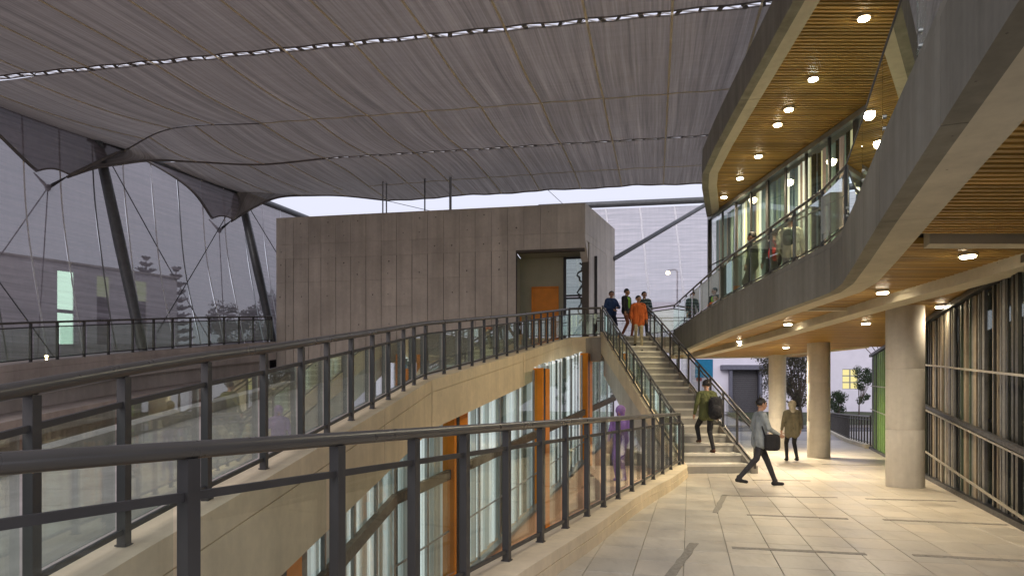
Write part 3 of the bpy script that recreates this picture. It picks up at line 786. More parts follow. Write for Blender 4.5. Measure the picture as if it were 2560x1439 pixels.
def upper_wall():
    root = empty('lit_glass_wall', (7.4, 17, ZL), 'glass wall with lit vertical blinds on the upper gallery', 'glass wall')
    for k, (p0, p1) in enumerate(((UPF[2], UPF[1]), (UPF[1], UPF[0]))):
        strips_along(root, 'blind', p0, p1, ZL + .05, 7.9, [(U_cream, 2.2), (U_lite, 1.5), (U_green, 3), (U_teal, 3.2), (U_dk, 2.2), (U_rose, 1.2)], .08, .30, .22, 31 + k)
        d = (Vector((*p1, 0)) - Vector((*p0, 0))); L = d.length; d.normalize(); n = Vector((-d.y, d.x, 0))
        nb = round(L / 1.0)
        for i in range(nb):
            a = Vector((*p0, 0)) + d * (L * i / nb + .025); c = Vector((*p0, 0)) + d * (L * (i + 1) / nb - .025)
            m = MB(); m.hexa([a + Vector((0,0,ZL + .03)), c + Vector((0,0,ZL + .03)), c + n*.012 + Vector((0,0,ZL + .03)), a + n*.012 + Vector((0,0,ZL + .03))],
                             [a + Vector((0,0,7.96)), c + Vector((0,0,7.96)), c + n*.012 + Vector((0,0,7.96)), a + n*.012 + Vector((0,0,7.96))]); m.build('pane', M_glassf, root)
            m = MB(); q = a - d * .025; m.bar(q + Vector((0,0,ZL)), q + Vector((0,0,8.02)), .05, .07 if i % 4 else .14, up=d); m.build('mullion', M_steel, root)
        a, c = Vector((*p0, 0)) - n * .03, Vector((*p1, 0)) - n * .03
        m = MB(); m.bar(a + Vector((0,0,7.98)), c + Vector((0,0,7.98)), .12, .13); m.build('head_channel', M_alu, root)
        m = MB(); m.bar(a + Vector((0,0,6.35)), c + Vector((0,0,6.35)), .03, .03); m.build('glazing_bar', M_steel, root)
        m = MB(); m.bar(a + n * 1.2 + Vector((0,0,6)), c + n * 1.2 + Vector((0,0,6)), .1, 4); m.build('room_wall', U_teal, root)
    m = MB(); m.bar((6.78, 23.46, ZL), (6.78, 23.46, 8.05), .10, .10); m.build('corner_post', M_frame, root)
upper_wall()
# gallery balustrade
gp = offset_plan([(*p, zt1) for p in EDGE], .08)
gp = [Vector(p) for p in reversed(gp)]
far_part = resample(gp[:4] + [gp[3].lerp(gp[4], .9)], 1.2)
railing('gallery_balustrade', 'steel and glass balustrade along the far part of the upper gallery', 'railing', [Vector((5.0, 24.7, zt1 - .1))] + far_part, .97, pw=.045, hr=.027, mid=.12, low=.07, gl=M_glassg, side=.04)
def frameless():
    pts = resample([gp[3].lerp(gp[4], .95)] + gp[4:], 1.6)
    root = empty('glass_balustrade', pts[2], 'frameless glass balustrade along the near curve of the gallery', 'railing')
    for p, q in zip(pts, pts[1:]):
        d = (q - p).normalized(); n = Vector((d.y, -d.x, 0)) * .008
        a, c = p + d * .01, q - d * .01
        m = MB(); m.hexa([a - n + Vector((0,0,.02)), c - n + Vector((0,0,.02)), c + n + Vector((0,0,.02)), a + n + Vector((0,0,.02))], [a - n + Vector((0,0,.97)), c - n + Vector((0,0,.97)), c + n + Vector((0,0,.97)), a + n + Vector((0,0,.97))])
        m.build('pane', M_glassg, root)
        for zz in (.18, .3):
            m = MB(); e = a.lerp(c, .06) + Vector((0, 0, zz)); m.tube([e - n * 3, e + n * 3], .022, 10); m.build('fixing', M_alu, root)
    m = MB(); m.tube([p + Vector((0,0,.985)) for p in pts], .02, 8); m.build('handrail', M_frame, root, smooth='auto')
    m = MB()
    for p, q in zip(pts, pts[1:]): m.bar(p + Vector((0,0,.02)), q + Vector((0,0,.02)), .06, .05)
    m.build('base_channel', M_alu, root)
frameless()

# ================================================================== CONCRETE TOWER
TA = Vector((-9.9, 28.65, 0)); TB = Vector((2.84, 26.5, 0)); TC = Vector((4.58, 30.4, 0)); TZ = 9.44
TE = (TB - TA).normalized(); TNn = Vector((TE.y, -TE.x, 0)); TL = (TB - TA).length      # TNn faces the camera
SE = (TC - TB).normalized(); SNn = Vector((SE.y, -SE.x, 0)); SLn = (TC - TB).length
def tower():
    root = empty('concrete_tower', TA, 'large board-marked concrete block behind the ramp', 'building')
    inner = -TNn
    def wall(s0, s1, z0, z1, th=.28, off=.03, base=TA, e=TE, nn=TNn, name='wall', mat=M_joint):
        a = base + e * s0 - nn * off; c = base + e * s1 - nn * off
        m = MB(); q = [a, c, c - nn * th, a - nn * th]
        m.hexa([p + Vector((0,0,z0)) for p in q], [p + Vector((0,0,z1)) for p in q]); return m.build(name, mat, root)
    D0 = 10.2; ZO = 7.62
    wall(0.03, D0, 0, TZ - .01); wall(D0, TL - .03, ZO, TZ - .01)
    wall(.03, SLn, ZO + .4, TZ - .01, base=TB, e=SE, nn=SNn); wall(.55, SLn, 0, ZO + .4, base=TB, e=SE, nn=SNn)
    # formwork panels, slightly uneven, with recessed joints
    cols = [0.0, .42, .78, 1.45, 2.0]
    while cols[-1] < TL - .7: cols.append(cols[-1] + .655)
    cols[-1] = TL
    g = .011; rows = [(ZL - 4.0, 2.2), (2.2, 4.3), (4.3, 6.72), (6.72, 7.70), (7.70, 8.30), (8.30, TZ)]; gh = .0035
    rnd = random.Random(3)
    def panel(a0, a1, z0, z1, base, e, nn):
        pr = rnd.uniform(-.004, .004)
        gv = g if z1 < 7.75 else .004; a = base + e * (a0 + gv); c = base + e * (a1 - gv)
        f0 = nn * (pr + rnd.uniform(-.002, .002)); f1 = nn * (pr + rnd.uniform(-.002, .002))
        q = [a - nn * .04, c - nn * .04, c + f1, a + f0]
        z0 += gh; z1 -= gh
        m = MB(); m.hexa([p + Vector((0,0,z0)) for p in q], [p + Vector((0,0,z1)) for p in q]); m.build('panel', M_conc_box, root)
    holes = MB()
    def hole(p, nn):
        r = rnd.uniform(.016, .032); e2 = Vector((nn.y, -nn.x, 0))
        c = [p + nn * .0105 + e2 * (r * math.cos(k * math.pi / 4)) + Vector((0, 0, r * math.sin(k * math.pi / 4))) for k in range(8)]
        holes.add(c + [p - nn * .01], [(i, (i + 1) % 8, 8) for i in range(8)])
    for a0, a1 in zip(cols, cols[1:]):
        for ri, (z0, z1) in enumerate(rows):
            if z1 < 2.3: continue
            if a0 > D0 - .1 and z1 <= ZO + .15: continue
            if a0 < D0 < a1 and z1 <= ZO + .15:
                panel(a0, D0, z0, z1, TA, TE, TNn); continue
            if ri in (2,) and a0 > 2 and rnd.random() < .3:
                zz = lerp(z0, z1, .55); panel(a0, a1, z0, zz, TA, TE, TNn); panel(a0, a1, zz, z1, TA, TE, TNn)
            else: panel(a0, a1, z0, z1, TA, TE, TNn)
            for fz in ((.25, .75) if ri in (2, 3, 5) else (.5,)):
                if rnd.random() < .42: hole(TA + TE * ((a0 + a1) / 2 + rnd.uniform(-.05, .05)) + Vector((0, 0, lerp(z0, z1, fz))), TNn)
    sc = [0.0, 1.4, 2.9, SLn]
    for a0, a1 in zip(sc, sc[1:]):
        for z0, z1 in ((ZL - 2, ZO + .4), (ZO + .4, 8.3), (8.3, TZ)):
            if z1 < ZO + .5: panel(max(a0, .55), a1, z0, z1, TB, SE, SNn)
            else: panel(a0, a1, z0, z1, TB, SE, SNn)
    o = holes.build('tie_hole', M_black, root); o['kind'] = 'stuff'
    # chamfered lintel return, soffit, roof
    m = MB(); a = TB + TE * -.55; 
    m.add([TB + SE*.0 - TNn*.05 + Vector((0,0,ZO+.4)), TB + SE*.55 - SNn*.05 + Vector((0,0,ZO+.4)), TB + SE*.55 - SNn*.05 + Vector((0,0,ZO-.35)),
           TB - SNn*.32 + Vector((0,0,ZO+.4)), TB + SE*.55 - SNn*.32 + Vector((0,0,ZO+.4)), TB + SE*.55 - SNn*.32 + Vector((0,0,ZO-.35))],
          [(0,2,1),(3,4,5),(0,3,5,2),(0,1,4,3),(1,2,5,4)]); m.build('haunch', M_conc_box, root)
    back = 1.25
    a, c = TA + TE * D0 - TNn * .3, TB - TNn * .3
    m = MB(); q = [TA + TE * D0 - TNn*.31, TB - TNn*.31 - TE*.0, TB + SE * 1.6 - SNn*.3, TA + TE * D0 - TNn * (back + .6)]
    m.hexa([p + Vector((0,0,ZO+.02)) for p in q], [p + Vector((0,0,ZO+.2)) for p in q]); m.build('soffit', M_cream, root)
    m = MB(); q = [TA - TNn*.35, TB - TNn*.35 - SNn*.3, TC - SNn*.35, TA - TNn * 4.6 + TE*.3]
    m.hexa([p + Vector((0,0,TZ-.35)) for p in q], [p + Vector((0,0,TZ-.05)) for p in q]); m.build('roof', M_conc, root)
    # recess walls
    wall(D0 - .02, 11.98, ZL, ZO + .02, .15, back, name='recess_wall', mat=M_cream)
    m = MB(); a = TA + TE * (D0 - .15) - TNn*.32; q = [a, a + TE*.14, a + TE*.14 - TNn*(back-.3), a - TNn*(back-.3)]
    m.hexa([p + Vector((0,0,ZL)) for p in q], [p + Vector((0,0,ZO)) for p in q]); m.build('recess_wall', M_cream, root)
    # orange door
    a = TA + TE * 10.72 - TNn * (back - .05); c = a + TE * .98
    m = MB(); q = [a, c, c - TNn*.045, a - TNn*.045]; m.hexa([p + Vector((0,0,ZL+.01)) for p in q], [p + Vector((0,0,ZL + 2.34)) for p in q]); dr = m.build('door', M_orange, root)
    m = MB(); h = a + TE*.9 + TNn*.04 + Vector((0,0,ZL+1.05)); m.tube([h, h - TE*.13], .014, 8); m.build('handle', M_alu, dr)
    m = MB()
    for p in (a - TE*.03, c + TE*.03): m.bar(p + Vector((0,0,ZL)), p + Vector((0,0,ZL+2.39)), .05, .08, up=TE)
    m.bar(a - TE*.05 + Vector((0,0,ZL+2.37)), c + TE*.05 + Vector((0,0,ZL+2.37)), .08, .05); m.build('door_frame', M_orange, root)
    # dark framed glazing beside the door
    a = TA + TE * 12.02 - TNn * (back - .02); c = TA + TE * 13.28 - TNn * (back - .02)
    m = MB()
    for f in (0, 1): m.bar(a.lerp(c, f) + Vector((0,0,ZL)), a.lerp(c, f) + Vector((0,0,ZO)), .11, .11, up=TE)
    for z in (ZL + .05, 5.95, 6.05, ZO - .04): m.bar(a + Vector((0,0,z)), c + Vector((0,0,z)), .08, .07)
    m.build('window_frame', M_frame, root)
    for z0, z1 in ((ZL + .08, 5.92), (6.09, ZO - .07)):
        m = MB(); q = [a + TE*.05, c - TE*.05, c - TE*.05 - TNn*.012, a + TE*.05 - TNn*.012]
        m.hexa([p + Vector((0,0,z0)) for p in q], [p + Vector((0,0,z1)) for p in q]); m.build('pane', M_glassd, root)
    # orange jamb strip seen through the railing
    m = MB(); a = TA + TE * 10.3 - TNn*.6; m.bar(a + Vector((0,0,ZL)), a + Vector((0,0,ZL + 1.1)), .12, .05, up=TE); m.build('jamb_strip', M_orange, root)
tower()
# hanging foil streamer behind the tower glazing
b = MB(); pts = []; bs = TA + TE * 12.6 - TNn * 1.9
rr = random.Random(8)
for k in range(26):
    pts.append(bs + TE * (.10 * math.sin(k * .9) + .05 * rr.uniform(-1, 1)) + TNn * .06 * math.cos(k * 1.3) + Vector((0, 0, 7.5 - k * .1)))
b.tube(pts, [.03 + .02 * rr.random() for _ in pts], 6)
tag(b.build('foil_streamer', paint('foil', (.55, .55, .62), .25, .8), smooth=True), 'silvery foil streamer hanging behind the tower window', 'streamer')

# thin poles standing on the tower roof
for px, yt, yb, dd, r, lb in ((957, 485, 530, 29.6, .03, 'left pale pole of the close pair on the tower roof'), (966, 485, 530, 29.8, .03, 'right pale pole of the close pair on the tower roof'), (1062, 478, 527, 29.2, .03, 'single dark pole on the tower roof'), (1126, 474, 524, 29.0, .055, 'thick pale pole on the tower roof')):
    p = P(px, 500, dd); m = MB(); m.tube([(p.x, p.y, TZ - .06), (p.x, p.y, 11.75)], r, 10)
    m.tube([(p.x, p.y, TZ - .06), (p.x, p.y, TZ - .03)], r * 2.2, 10)
    tag(m.build('roof_pole', M_mast if px == 1062 else M_alu, smooth='auto'), lb, 'pole', 'poles on the tower roof')

# ================================================================== LEFT RAMP, TERRAIN
R2 = [(-13.6, 12.0, 1.75), (-12.85, 18.0, 2.70), (-12.0, 22.7, 3.40), (-11.0, 25.3, 3.80), (-10.05, 28.55, 4.25)]
def ramp2():
    root = empty('left_ramp', (-12, 22, 1), 'far concrete ramp rising towards the tower on the left', 'ramp')
    a = offset_plan(R2, .22); bq = offset_plan(R2, -.2); c = offset_plan(R2, -1.6)
    for za, zb, ex, nm in ((-.16, 0, 0, 'coping'), (-.75, -.165, -.03, 'edge_beam')):
        m = MB()
        for i in range(len(R2) - 1):
            q = [Vector(p) for p in (a[i], a[i+1], bq[i+1], bq[i])]
            m.hexa([p + Vector((0,0,za)) for p in q], [p + Vector((0,0,zb)) for p in q])
        m.build(nm, M_conc_pink, root)
    m = MB()
    for i in range(len(R2) - 1):
        q = [Vector(p) for p in (bq[i], bq[i+1], c[i+1], c[i])]
        m.hexa([p + Vector((0,0,-.5)) for p in q], [p + Vector((0,0,-.06)) for p in q])
    m.build('deck', M_conc_pink, root)
    m = MB(); w0 = offset_plan(R2, -.1); w1 = offset_plan(R2, -.4)
    for i in range(len(R2) - 1):
        q = [Vector(p) for p in (w0[i], w0[i+1], w1[i+1], w1[i])]
        m.hexa([Vector((p.x, p.y, -4.3)) for p in q], [p + Vector((0,0,-.755)) for p in q])
    m.build('retaining_wall', M_conc_pink, root)
    # projecting ledge lower down
    m = MB(); e0 = offset_plan(R2, 1.1)
    for i in range(len(R2) - 1):
        q = [Vector(p) for p in (e0[i], e0[i+1], w0[i+1], w0[i])]
        m.hexa([p + Vector((0,0,-1.75)) for p in q], [p + Vector((0,0,-1.25)) for p in q])
    m.build('ledge', M_conc_pink, root)
ramp2()
p2 = []
for px, py in ((-5,921),(73,910),(145,900),(211,897),(272,891),(330,884),(382,877),(431,874),(478,869),(522,865),(560,862),(598,857),(634,854),(668,850),(692,848)):
    # stand on the coping line
    best = None
    for i in range(200):
        q = along(R2, plen(R2) * i / 199); e = abs(1280 + q.x / q.y * F - px)
        if best is None or e < best[0]: best = (e, q)
    p2.append(best[1])
railing('left_ramp_railing', 'dark railing with glass panels along the far left ramp', 'railing', p2, 1.05, pw=.055, hr=.03, mid=.13, low=.08, gl=M_glassg)
# terraced ground on the left and behind
def lz(y): return min(4.15, 2.55 + .155 * (y - 18))
b = MB()
rows_y = [6, 12, 18, 20, 22, 24, 26, 28.3, 34, 50, 90, 160]
def l_right(y): return interp_x([(p[0], p[1]) for p in R2], y) - 1.4 if y <= 28.3 else (2.2 if y < 34 else (3.5 if y < 60 else 6))
vs = []
for y in rows_y:
    for f in np.linspace(0, 1, 8): vs.append((lerp(-160, l_right(y), f ** .5), y, lz(y) - .02))
fs = [(j * 8 + i, j * 8 + i + 1, (j + 1) * 8 + i + 1, (j + 1) * 8 + i) for j in range(len(rows_y) - 1) for i in range(7)]
b.add(vs, fs); struct(b, 'terrain', M_earth)

# ================================================================== SCREENS
def pipe_pt(y, z=11.0): return Vector((-15.8 + (y - 21.1) * .414, y, z))
def screen_left():
    root = empty('mesh_screen', pipe_pt(28, 4), 'tall grey mesh screen with white seams on the left', 'screen')
    y0, y1 = 14.0, 38.0; n = 22
    for i in range(n):
        ya, yb = lerp(y0, y1, i / n), lerp(y0, y1, (i + 1) / n)
        def fn(u, v):
            y = lerp(ya, yb, u); t = pipe_pt(y, 10.95); bt = Vector((t.x + 1.15, y - .45, lz(y) - .05))
            q = t.lerp(bt, v); bow = math.sin(math.pi * v) * .18; wv = .02 * math.sin(v * 9 + i)
            return q + Vector((-.9, .4, 0)) * (bow * 1.5) + Vector((wv, 0, 0))
        m = MB(); m.grid(fn, 3, 14); m.build('mesh_panel', M_screen, root, smooth=True)
        m = MB()
        pts = [fn(0, k / 14) + Vector((.03, -.02, 0)) for k in range(15)]
        for p, q in zip(pts, pts[1:]): m.bar(p, q, .008, .05, up=(.38, .92, 0))
        m.build('seam', M_seam if i % 3 else M_alu, root)
    m = MB(); m.tube([pipe_pt(10), pipe_pt(24), pipe_pt(39)], .14, 14); m.build('top_pipe', M_mast, root, smooth='auto')
screen_left()
def screen_right():
    root = empty('mesh_screen', (8, 38, 5), 'pale mesh screen with white seams behind the landing', 'screen')
    xs = np.linspace(1.5, 14.5, 8)
    for i in range(7):
        def fn(u, v):
            x = lerp(xs[i], xs[i+1], u); z = lerp(12.55, 4.7, v)
            bow = math.sin(math.pi * v) * .5
            return Vector((x + v * .75, 38.2 - .12 * (x - 4) - bow * .3 + .03 * math.sin(v * 8 + i), z))
        m = MB(); m.grid(fn, 3, 12); m.build('mesh_panel', M_screen_r, root, smooth=True)
        m = MB(); pts = [fn(0, k / 12) + Vector((0.02 * math.sin(k * 2.1), -.03, 0)) for k in range(13)]
        for p, q in zip(pts, pts[1:]): m.bar(p, q, .09, .012, up=(0, 1, 0))
        m.build('seam', M_seam, root)
    m = MB(); m.tube([(1.5, 38.5, 12.75), (14.5, 37.0, 12.9)], .17, 14); m.build('top_pipe', M_mast, root, smooth='auto')
    m = MB(); m.tube([(2.2, 38.3, 4.7), (15.2, 36.9, 4.7)], .08, 10); m.build('bottom_pipe', M_mast, root, smooth='auto')
screen_right()
m = MB(); m.tube([TC + Vector((-.1, -.2, 8.05)), P(1775, 505, 33.5)], .10, 12)
tag(m.build('steel_strut', M_mast, smooth='auto'), 'slanting grey steel strut in front of the pale mesh screen', 'strut')

# ================================================================== CANOPY
def ab(a, b_): return (UA * a + UB * b_, -UB * a + UA * b_)
BS = [30.6, 28.2, 24.22, 19.87, 14.97, 9.4, 3.8]
def b_far(a): return 30.6 + .35 * abs(math.sin((a + 4.78) / 7.9 * math.pi)) - .15
def cz_(a, b_):
    x, y = ab(a, b_)
    z = 11.55 + .097 * (y - 31)
    z -= .09 * math.sin(math.pi * max(0, min(1, (b_ - 14.97) / 4.9))) + .10 * math.sin(math.pi * max(0, min(1, (b_ - 19.87) / 4.35)))
    z += .012 * math.sin(a * 5.1 + b_ * .2)
    if b_ > 26: z -= .16 * min(1, (b_ - 26) / 2) * max(0, min(1, (-a - 4) / 8))
    if b_ > 27: z -= .22 * ((b_ - 27) / 3.6) ** 2 * (.4 + .6 * abs(math.cos((a + 4.78) / 7.9 * math.pi)))
    return z
def cpt(a, b_): x, y = ab(a, b_); return Vector((x, y, cz_(a, b_)))
AT = -12.4                                                           # the fabric is flat to here, then runs out to the pipe and the tie-downs
AK = [3.9, 2.17, .35] + [.35 - 1.82 * k for k in range(1, 8)]        # seam positions, right to left (last = -12.39)
AK[-1] = AT
def smooth_line(pts, n):
    """Catmull-Rom through pts, n+1 samples evenly spread by length"""
    p = [Vector(q) for q in pts]; p = [p[0] * 2 - p[1]] + p + [p[-1] * 2 - p[-2]]; o = []
    for i in range(1, len(p) - 2):
        for k in range(12):
            t = k / 12; a, b_, c, d = p[i-1], p[i], p[i+1], p[i+2]
            o.append(.5 * ((2 * b_) + (c - a) * t + (2 * a - 5 * b_ + 4 * c - d) * t * t + (3 * b_ - a - 3 * c + d) * t ** 3))
    o.append(p[-2]); L = plen(o); return [along(o, L * i / n) for i in range(n + 1)]
TIPA = P(121, 437, 22.4); TIPB = P(549, 551, 29.05)
AR, AL_ = P(168, 441, 22.6), P(84, 431, 22.2); BR, BL = P(577, 552, 29.3), P(522, 548, 28.85)
Q2 = pipe_pt(25.0, 10.93); Q3 = pipe_pt(26.3, 10.93); Q4 = pipe_pt(30.0, 10.93); Q1 = pipe_pt(18.4, 10.93)
T1 = [cpt(AT, 14.97 + .085), cpt(-15, 14.97 + .085), cpt(-18, 15.05), Q1]
T2 = [cpt(AT, 19.87), P(430, 320, 22.9), Q2]
T2A = [cpt(AT, 19.87), P(430, 320, 22.9), Q2 + Vector((.05, -.1, -.02)), Q2.lerp(AR, .5) + Vector((.05, -.1, .03)), AR]
T3A = [cpt(AT, 24.17), P(650, 410, 26.6), P(500, 404, 26.2), P(383, 400, 25.2), P(295, 410, 24.0), P(238, 419, 23.2), AR + Vector((.02, -.05, -.03))]
T3 = [cpt(AT, 24.27), P(650, 409, 26.7), P(500, 404, 26.7), Q3]
T4 = [cpt(AT, 28.2), P(850, 474, 30.9), P(700, 483, 30.8), Q4]
T4B = [cpt(AT, 28.2), P(850, 474, 30.9), P(700, 483, 30.8), Q4 + Vector((.05, -.08, -.03)), BR]
T5B = [cpt(AT, b_far(AT)), P(860, 489, 32.3), P(780, 488, 31.6), P(700, 492, 30.6), P(640, 515, 29.8), BR + Vector((.02, -.04, -.03))]
def canopy():
    root = empty('fabric_canopy', (-4, 20, 10), 'large grey tensile fabric canopy over the court', 'canopy')
    gap = {14.97: .085, 24.22: .05}
    for bi, (b1, b0) in enumerate(zip(BS, BS[1:])):
        hi = b1 - gap.get(b1, .0) ; lo = b0 + gap.get(b0, .0)
        ak = AK + ([-14.2, -16.0, -17.8, -20.3] if b1 < 15 else [])
        for k in range(len(ak) - 1):
            def fn(u, v):
                a = lerp(ak[k], ak[k + 1], u); bb = lerp(lo, hi, v)
                if b1 == 30.6: bb = lerp(lo, b_far(a), v)
                return cpt(a, bb)
            m = MB(); m.grid(fn, 8, 12); m.build('fabric_panel', M_canopy, root, smooth=True)
    # tails running out to pipe and tie-downs
    NS = 4
    for up, lo, sag, bu, bl in ((T1, T2, .10, 15.055, 19.87), (T2A, T3A, .16, 19.87, 24.17), (T3, T4, .06, 24.27, 28.2), (T4B, T5B, .08, 28.2, b_far(AT))):
        U = smooth_line(up, 40); W = smooth_line(lo, 40)
        for k in range(NS):
            def fn(u, v):
                i = (k + u) / NS * 40; i0 = min(39, int(i)); f = i - i0
                p, q = U[i0].lerp(U[i0 + 1], f), W[i0].lerp(W[i0 + 1], f)
                r = p.lerp(q, v); r.z -= sag * math.sin(math.pi * v) * (p - q).length / 4
                w_ = max(0, 1 - i / 9); w_ = w_ * w_ * (3 - 2 * w_)
                return r.lerp(cpt(AT, lerp(bu, bl, v)) + (r - cpt(AT, lerp(bu, bl, v))) * min(1, i / 4.5), w_)
            m = MB(); m.grid(fn, 10, 12); m.build('fabric_panel', M_canopy, root, smooth=True)
            if k:
                m = MB(); pts = [fn(0, j / 12) + Vector((0, 0, -.02)) for j in range(13)]
                for p, q in zip(pts, pts[1:]): m.bar(p, q, .055, .012)
                m.build('seam_belt', M_belt, root)
        if lo is T3A or lo is T5B:
            m = MB(); m.tube([p + Vector((0, 0, -.01)) for p in W], .045, 8); m.build('edge_hem', M_hem, root, smooth='auto')
        if lo is T2:
            m = MB()
            for p, q in zip(W, W[1:]): m.bar(p - Vector((0,0,.02)), q - Vector((0,0,.02)), .05, .012)
            m.build('cross_belt', M_hem, root)
    for k, a in enumerate(AK[1:] + [-14.2, -16.0, -17.8]):
        m = MB(); bt = b_far(a) if a >= AT else 14.88
        pts = [cpt(a, lerp(3.8, bt, i / 50)) + Vector((0, 0, -.02)) for i in range(51)]
        for p, q in zip(pts, pts[1:]): m.bar(p, q, .055, .012)
        m.build('seam_belt', M_belt, root)
    for bb in (28.2, 19.87, 9.4):
        m = MB(); pts = [cpt(lerp(3.9, AT if bb > 12 else -20, i / 50), bb) + Vector((0, 0, -.018)) for i in range(51)]
        for p, q in zip(pts, pts[1:]): m.bar(p, q, .05, .010)
        m.build('cross_belt', M_belt, root)
    rnd = random.Random(5)
    for bb, gp_ in gap.items():
        if bb < 20: line = [cpt(lerp(3.9, -20.2, i / 80), bb) for i in range(81)]
        else: line = [cpt(lerp(3.9, AT, i / 50), bb) for i in range(50)] + smooth_line([cpt(AT, bb), P(650, 409.5, 26.65), P(500, 404, 26.45)], 24)
        st = MB(); rp_ = MB(); m = MB(); L = plen(line); e = Vector((UB, UA, .09))
        for sgn in (-1, 1):
            pts = [p + e * (sgn * (gp_ + .012)) + Vector((0, 0, -.012)) for p in line]
            for p, q in zip(pts, pts[1:]): m.bar(p, q, .035, .02)
        m.build('lacing_hem', M_hem, root)
        n = int(L / .42); zig = []
        for i in range(n + 1):
            c = along(line, L * i / n); t = Vector((UA, -UB, 0))
            st.bar(c - e * gp_ * 1.25 + Vector((0,0,-.02)), c + e * gp_ * 1.25 + t * rnd.uniform(-.10, .10) + Vector((0,0,-.02)), .05 + rnd.random() * .06, .016)
            for sg in (-1, 1): zig.append(c + t * (-sg * rnd.uniform(.02, .12)) + e * (sg * gp_ * rnd.uniform(.4, 1.0)) + Vector((0, 0, -.015)))
        o = st.build('lacing_strap', M_strap, root); o['kind'] = 'stuff'
        rp_.tube(zig, .016, 5); rp_.build('lacing_rope', M_rope, root)
    m = MB(); m.tube([cpt(lerp(3.9, AT, i / 60), b_far(lerp(3.9, AT, i / 60))) for i in range(61)], .04, 8); m.build('edge_hem', M_hem, root, smooth='auto')
    # outer flaps hanging from the screen pipe down to the tie-downs
    for tip, tl, tr_, ya, yb in ((TIPA, AL_, AR, 17.6, 25.0), (TIPB, BL, BR, 25.45, 30.0)):
        def fn(u, v):
            top = pipe_pt(lerp(ya, yb, u), 10.9)
            low = tl.lerp(tr_, u) + Vector((0, 0, .14 * math.sin(math.pi * u)))
            q = top.lerp(low, v); cx = (u - .5) * 2
            cen = pipe_pt(lerp(ya, yb, .62), 10.9).lerp(tip, v)
            q += (cen - q) * ((.26 if cx < 0 else .03) * math.sin(math.pi * v ** .9) * abs(cx) ** 1.3)
            return q + Vector((.42, -.30, 0)) * math.sin(math.pi * v * .85) 
        m = MB(); m.grid(fn, 14, 16); m.build('corner_flap', M_flap, root, smooth=True)
        for u in (0, 1):
            m = MB(); m.tube([fn(u, k / 16) for k in range(17)], .05, 8); m.build('flap_hem', M_hem, root, smooth='auto')
        m = MB(); m.tube([fn(u / 14, 1) for u in range(15)], .03, 8); m.build('flap_hem', M_hem, root, smooth='auto')
    return root
canopy()
TIPS = []
for i, (tip, tl, tr_) in enumerate(((TIPA, AL_, AR), (TIPB, BL, BR))):
    kn = tip + Vector((-.02, 0, -.42)); TIPS.append(kn)
    root = empty('tie_down_fitting', kn, ('left' if i == 0 else 'right') + ' dark steel tie-down fitting gathering the canopy corner', 'fitting', 'canopy tie-downs')
    m = MB(); m.ellipsoid(kn, (.09, .09, .12), 10, 8); m.build('node', M_cable, root, smooth=True)
    for q in (tl, tr_):
        m = MB(); m.tube([kn, kn.lerp(q, .35), q], [.06, .05, .018], 8); m.build('arm', M_cable, root, smooth='auto')
# masts
MT = [pipe_pt(24.0), pipe_pt(30.2)]; MBs = [Vector((-12.35, 22.9, 3.3)), Vector((-10.15, 29.2, 4.15))]
for i in range(2):
    t_, b_ = MT[i], MBs[i]
    root = empty('steel_mast', b_, ('left' if i == 0 else 'right') + ' leaning grey steel mast holding the screen pipe', 'mast', 'leaning masts')
    m = MB(); m.tube([b_, b_.lerp(t_, .05), b_.lerp(t_, .5), b_.lerp(t_, .95), t_], [.12, .165, .19, .165, .12], 18); m.build('shaft', M_mast, root, smooth='auto')
    m = MB(); m.box((b_.x - .25, b_.y - .25, b_.z - .12), (b_.x + .25, b_.y + .25, b_.z + .04)); m.build('base_plate', M_steel, root)
    m = MB(); d = Vector((.38, .92, 0)); m.bar(t_ - d * .35 + Vector((0,0,-.12)), t_ + d * .35 + Vector((0,0,-.12)), .05, .3); m.build('head_bracket', M_mast, root)
# cables
cables = [(TIPS[0], P(-160, 860, 19), 'cable from the left tie-down sloping off the left picture edge'), (TIPS[0], Vector((TIPS[0].x - .35, TIPS[0].y, lz(22) - .1)), 'cable hanging straight down from the left tie-down'),
          (TIPS[1], Vector((TIPS[1].x + .25, TIPS[1].y, lz(29))), 'cable hanging straight down from the right tie-down'),
          (MT[0], P(540, 878, 28.0), 'cable from the left mast head sloping down to the right'), (MT[1], P(362, 882, 24.5), 'cable from the right mast head sloping down to the left'),
          (MT[1], P(840, 872, 34), 'cable from the right mast head towards the tower'), (P(-230, 385, 19), P(135, 892, 21), 'cable crossing the lower left corner behind the far railing')]
for a, c, lb in cables:
    m = MB(); m.tube([a, a.lerp(c, .5) + Vector((0, 0, -.04)), c], .018, 6); tag(m.build('steel_cable', M_cable, smooth='auto'), lb, 'cable', 'canopy cables')
m = MB(); m.tube([cpt(-4.78, 30.4), P(1410, 512, 34)], .012, 6); tag(m.build('steel_cable', M_cable), 'thin cable from the back edge of the canopy down behind the tower', 'cable', 'canopy cables')
m = MB(); m.tube([cpt(-12.7, 30.3), P(1075, 527, 31)], .012, 6); tag(m.build('steel_cable', M_cable), 'thin cable between the poles above the tower roof', 'cable', 'canopy cables')

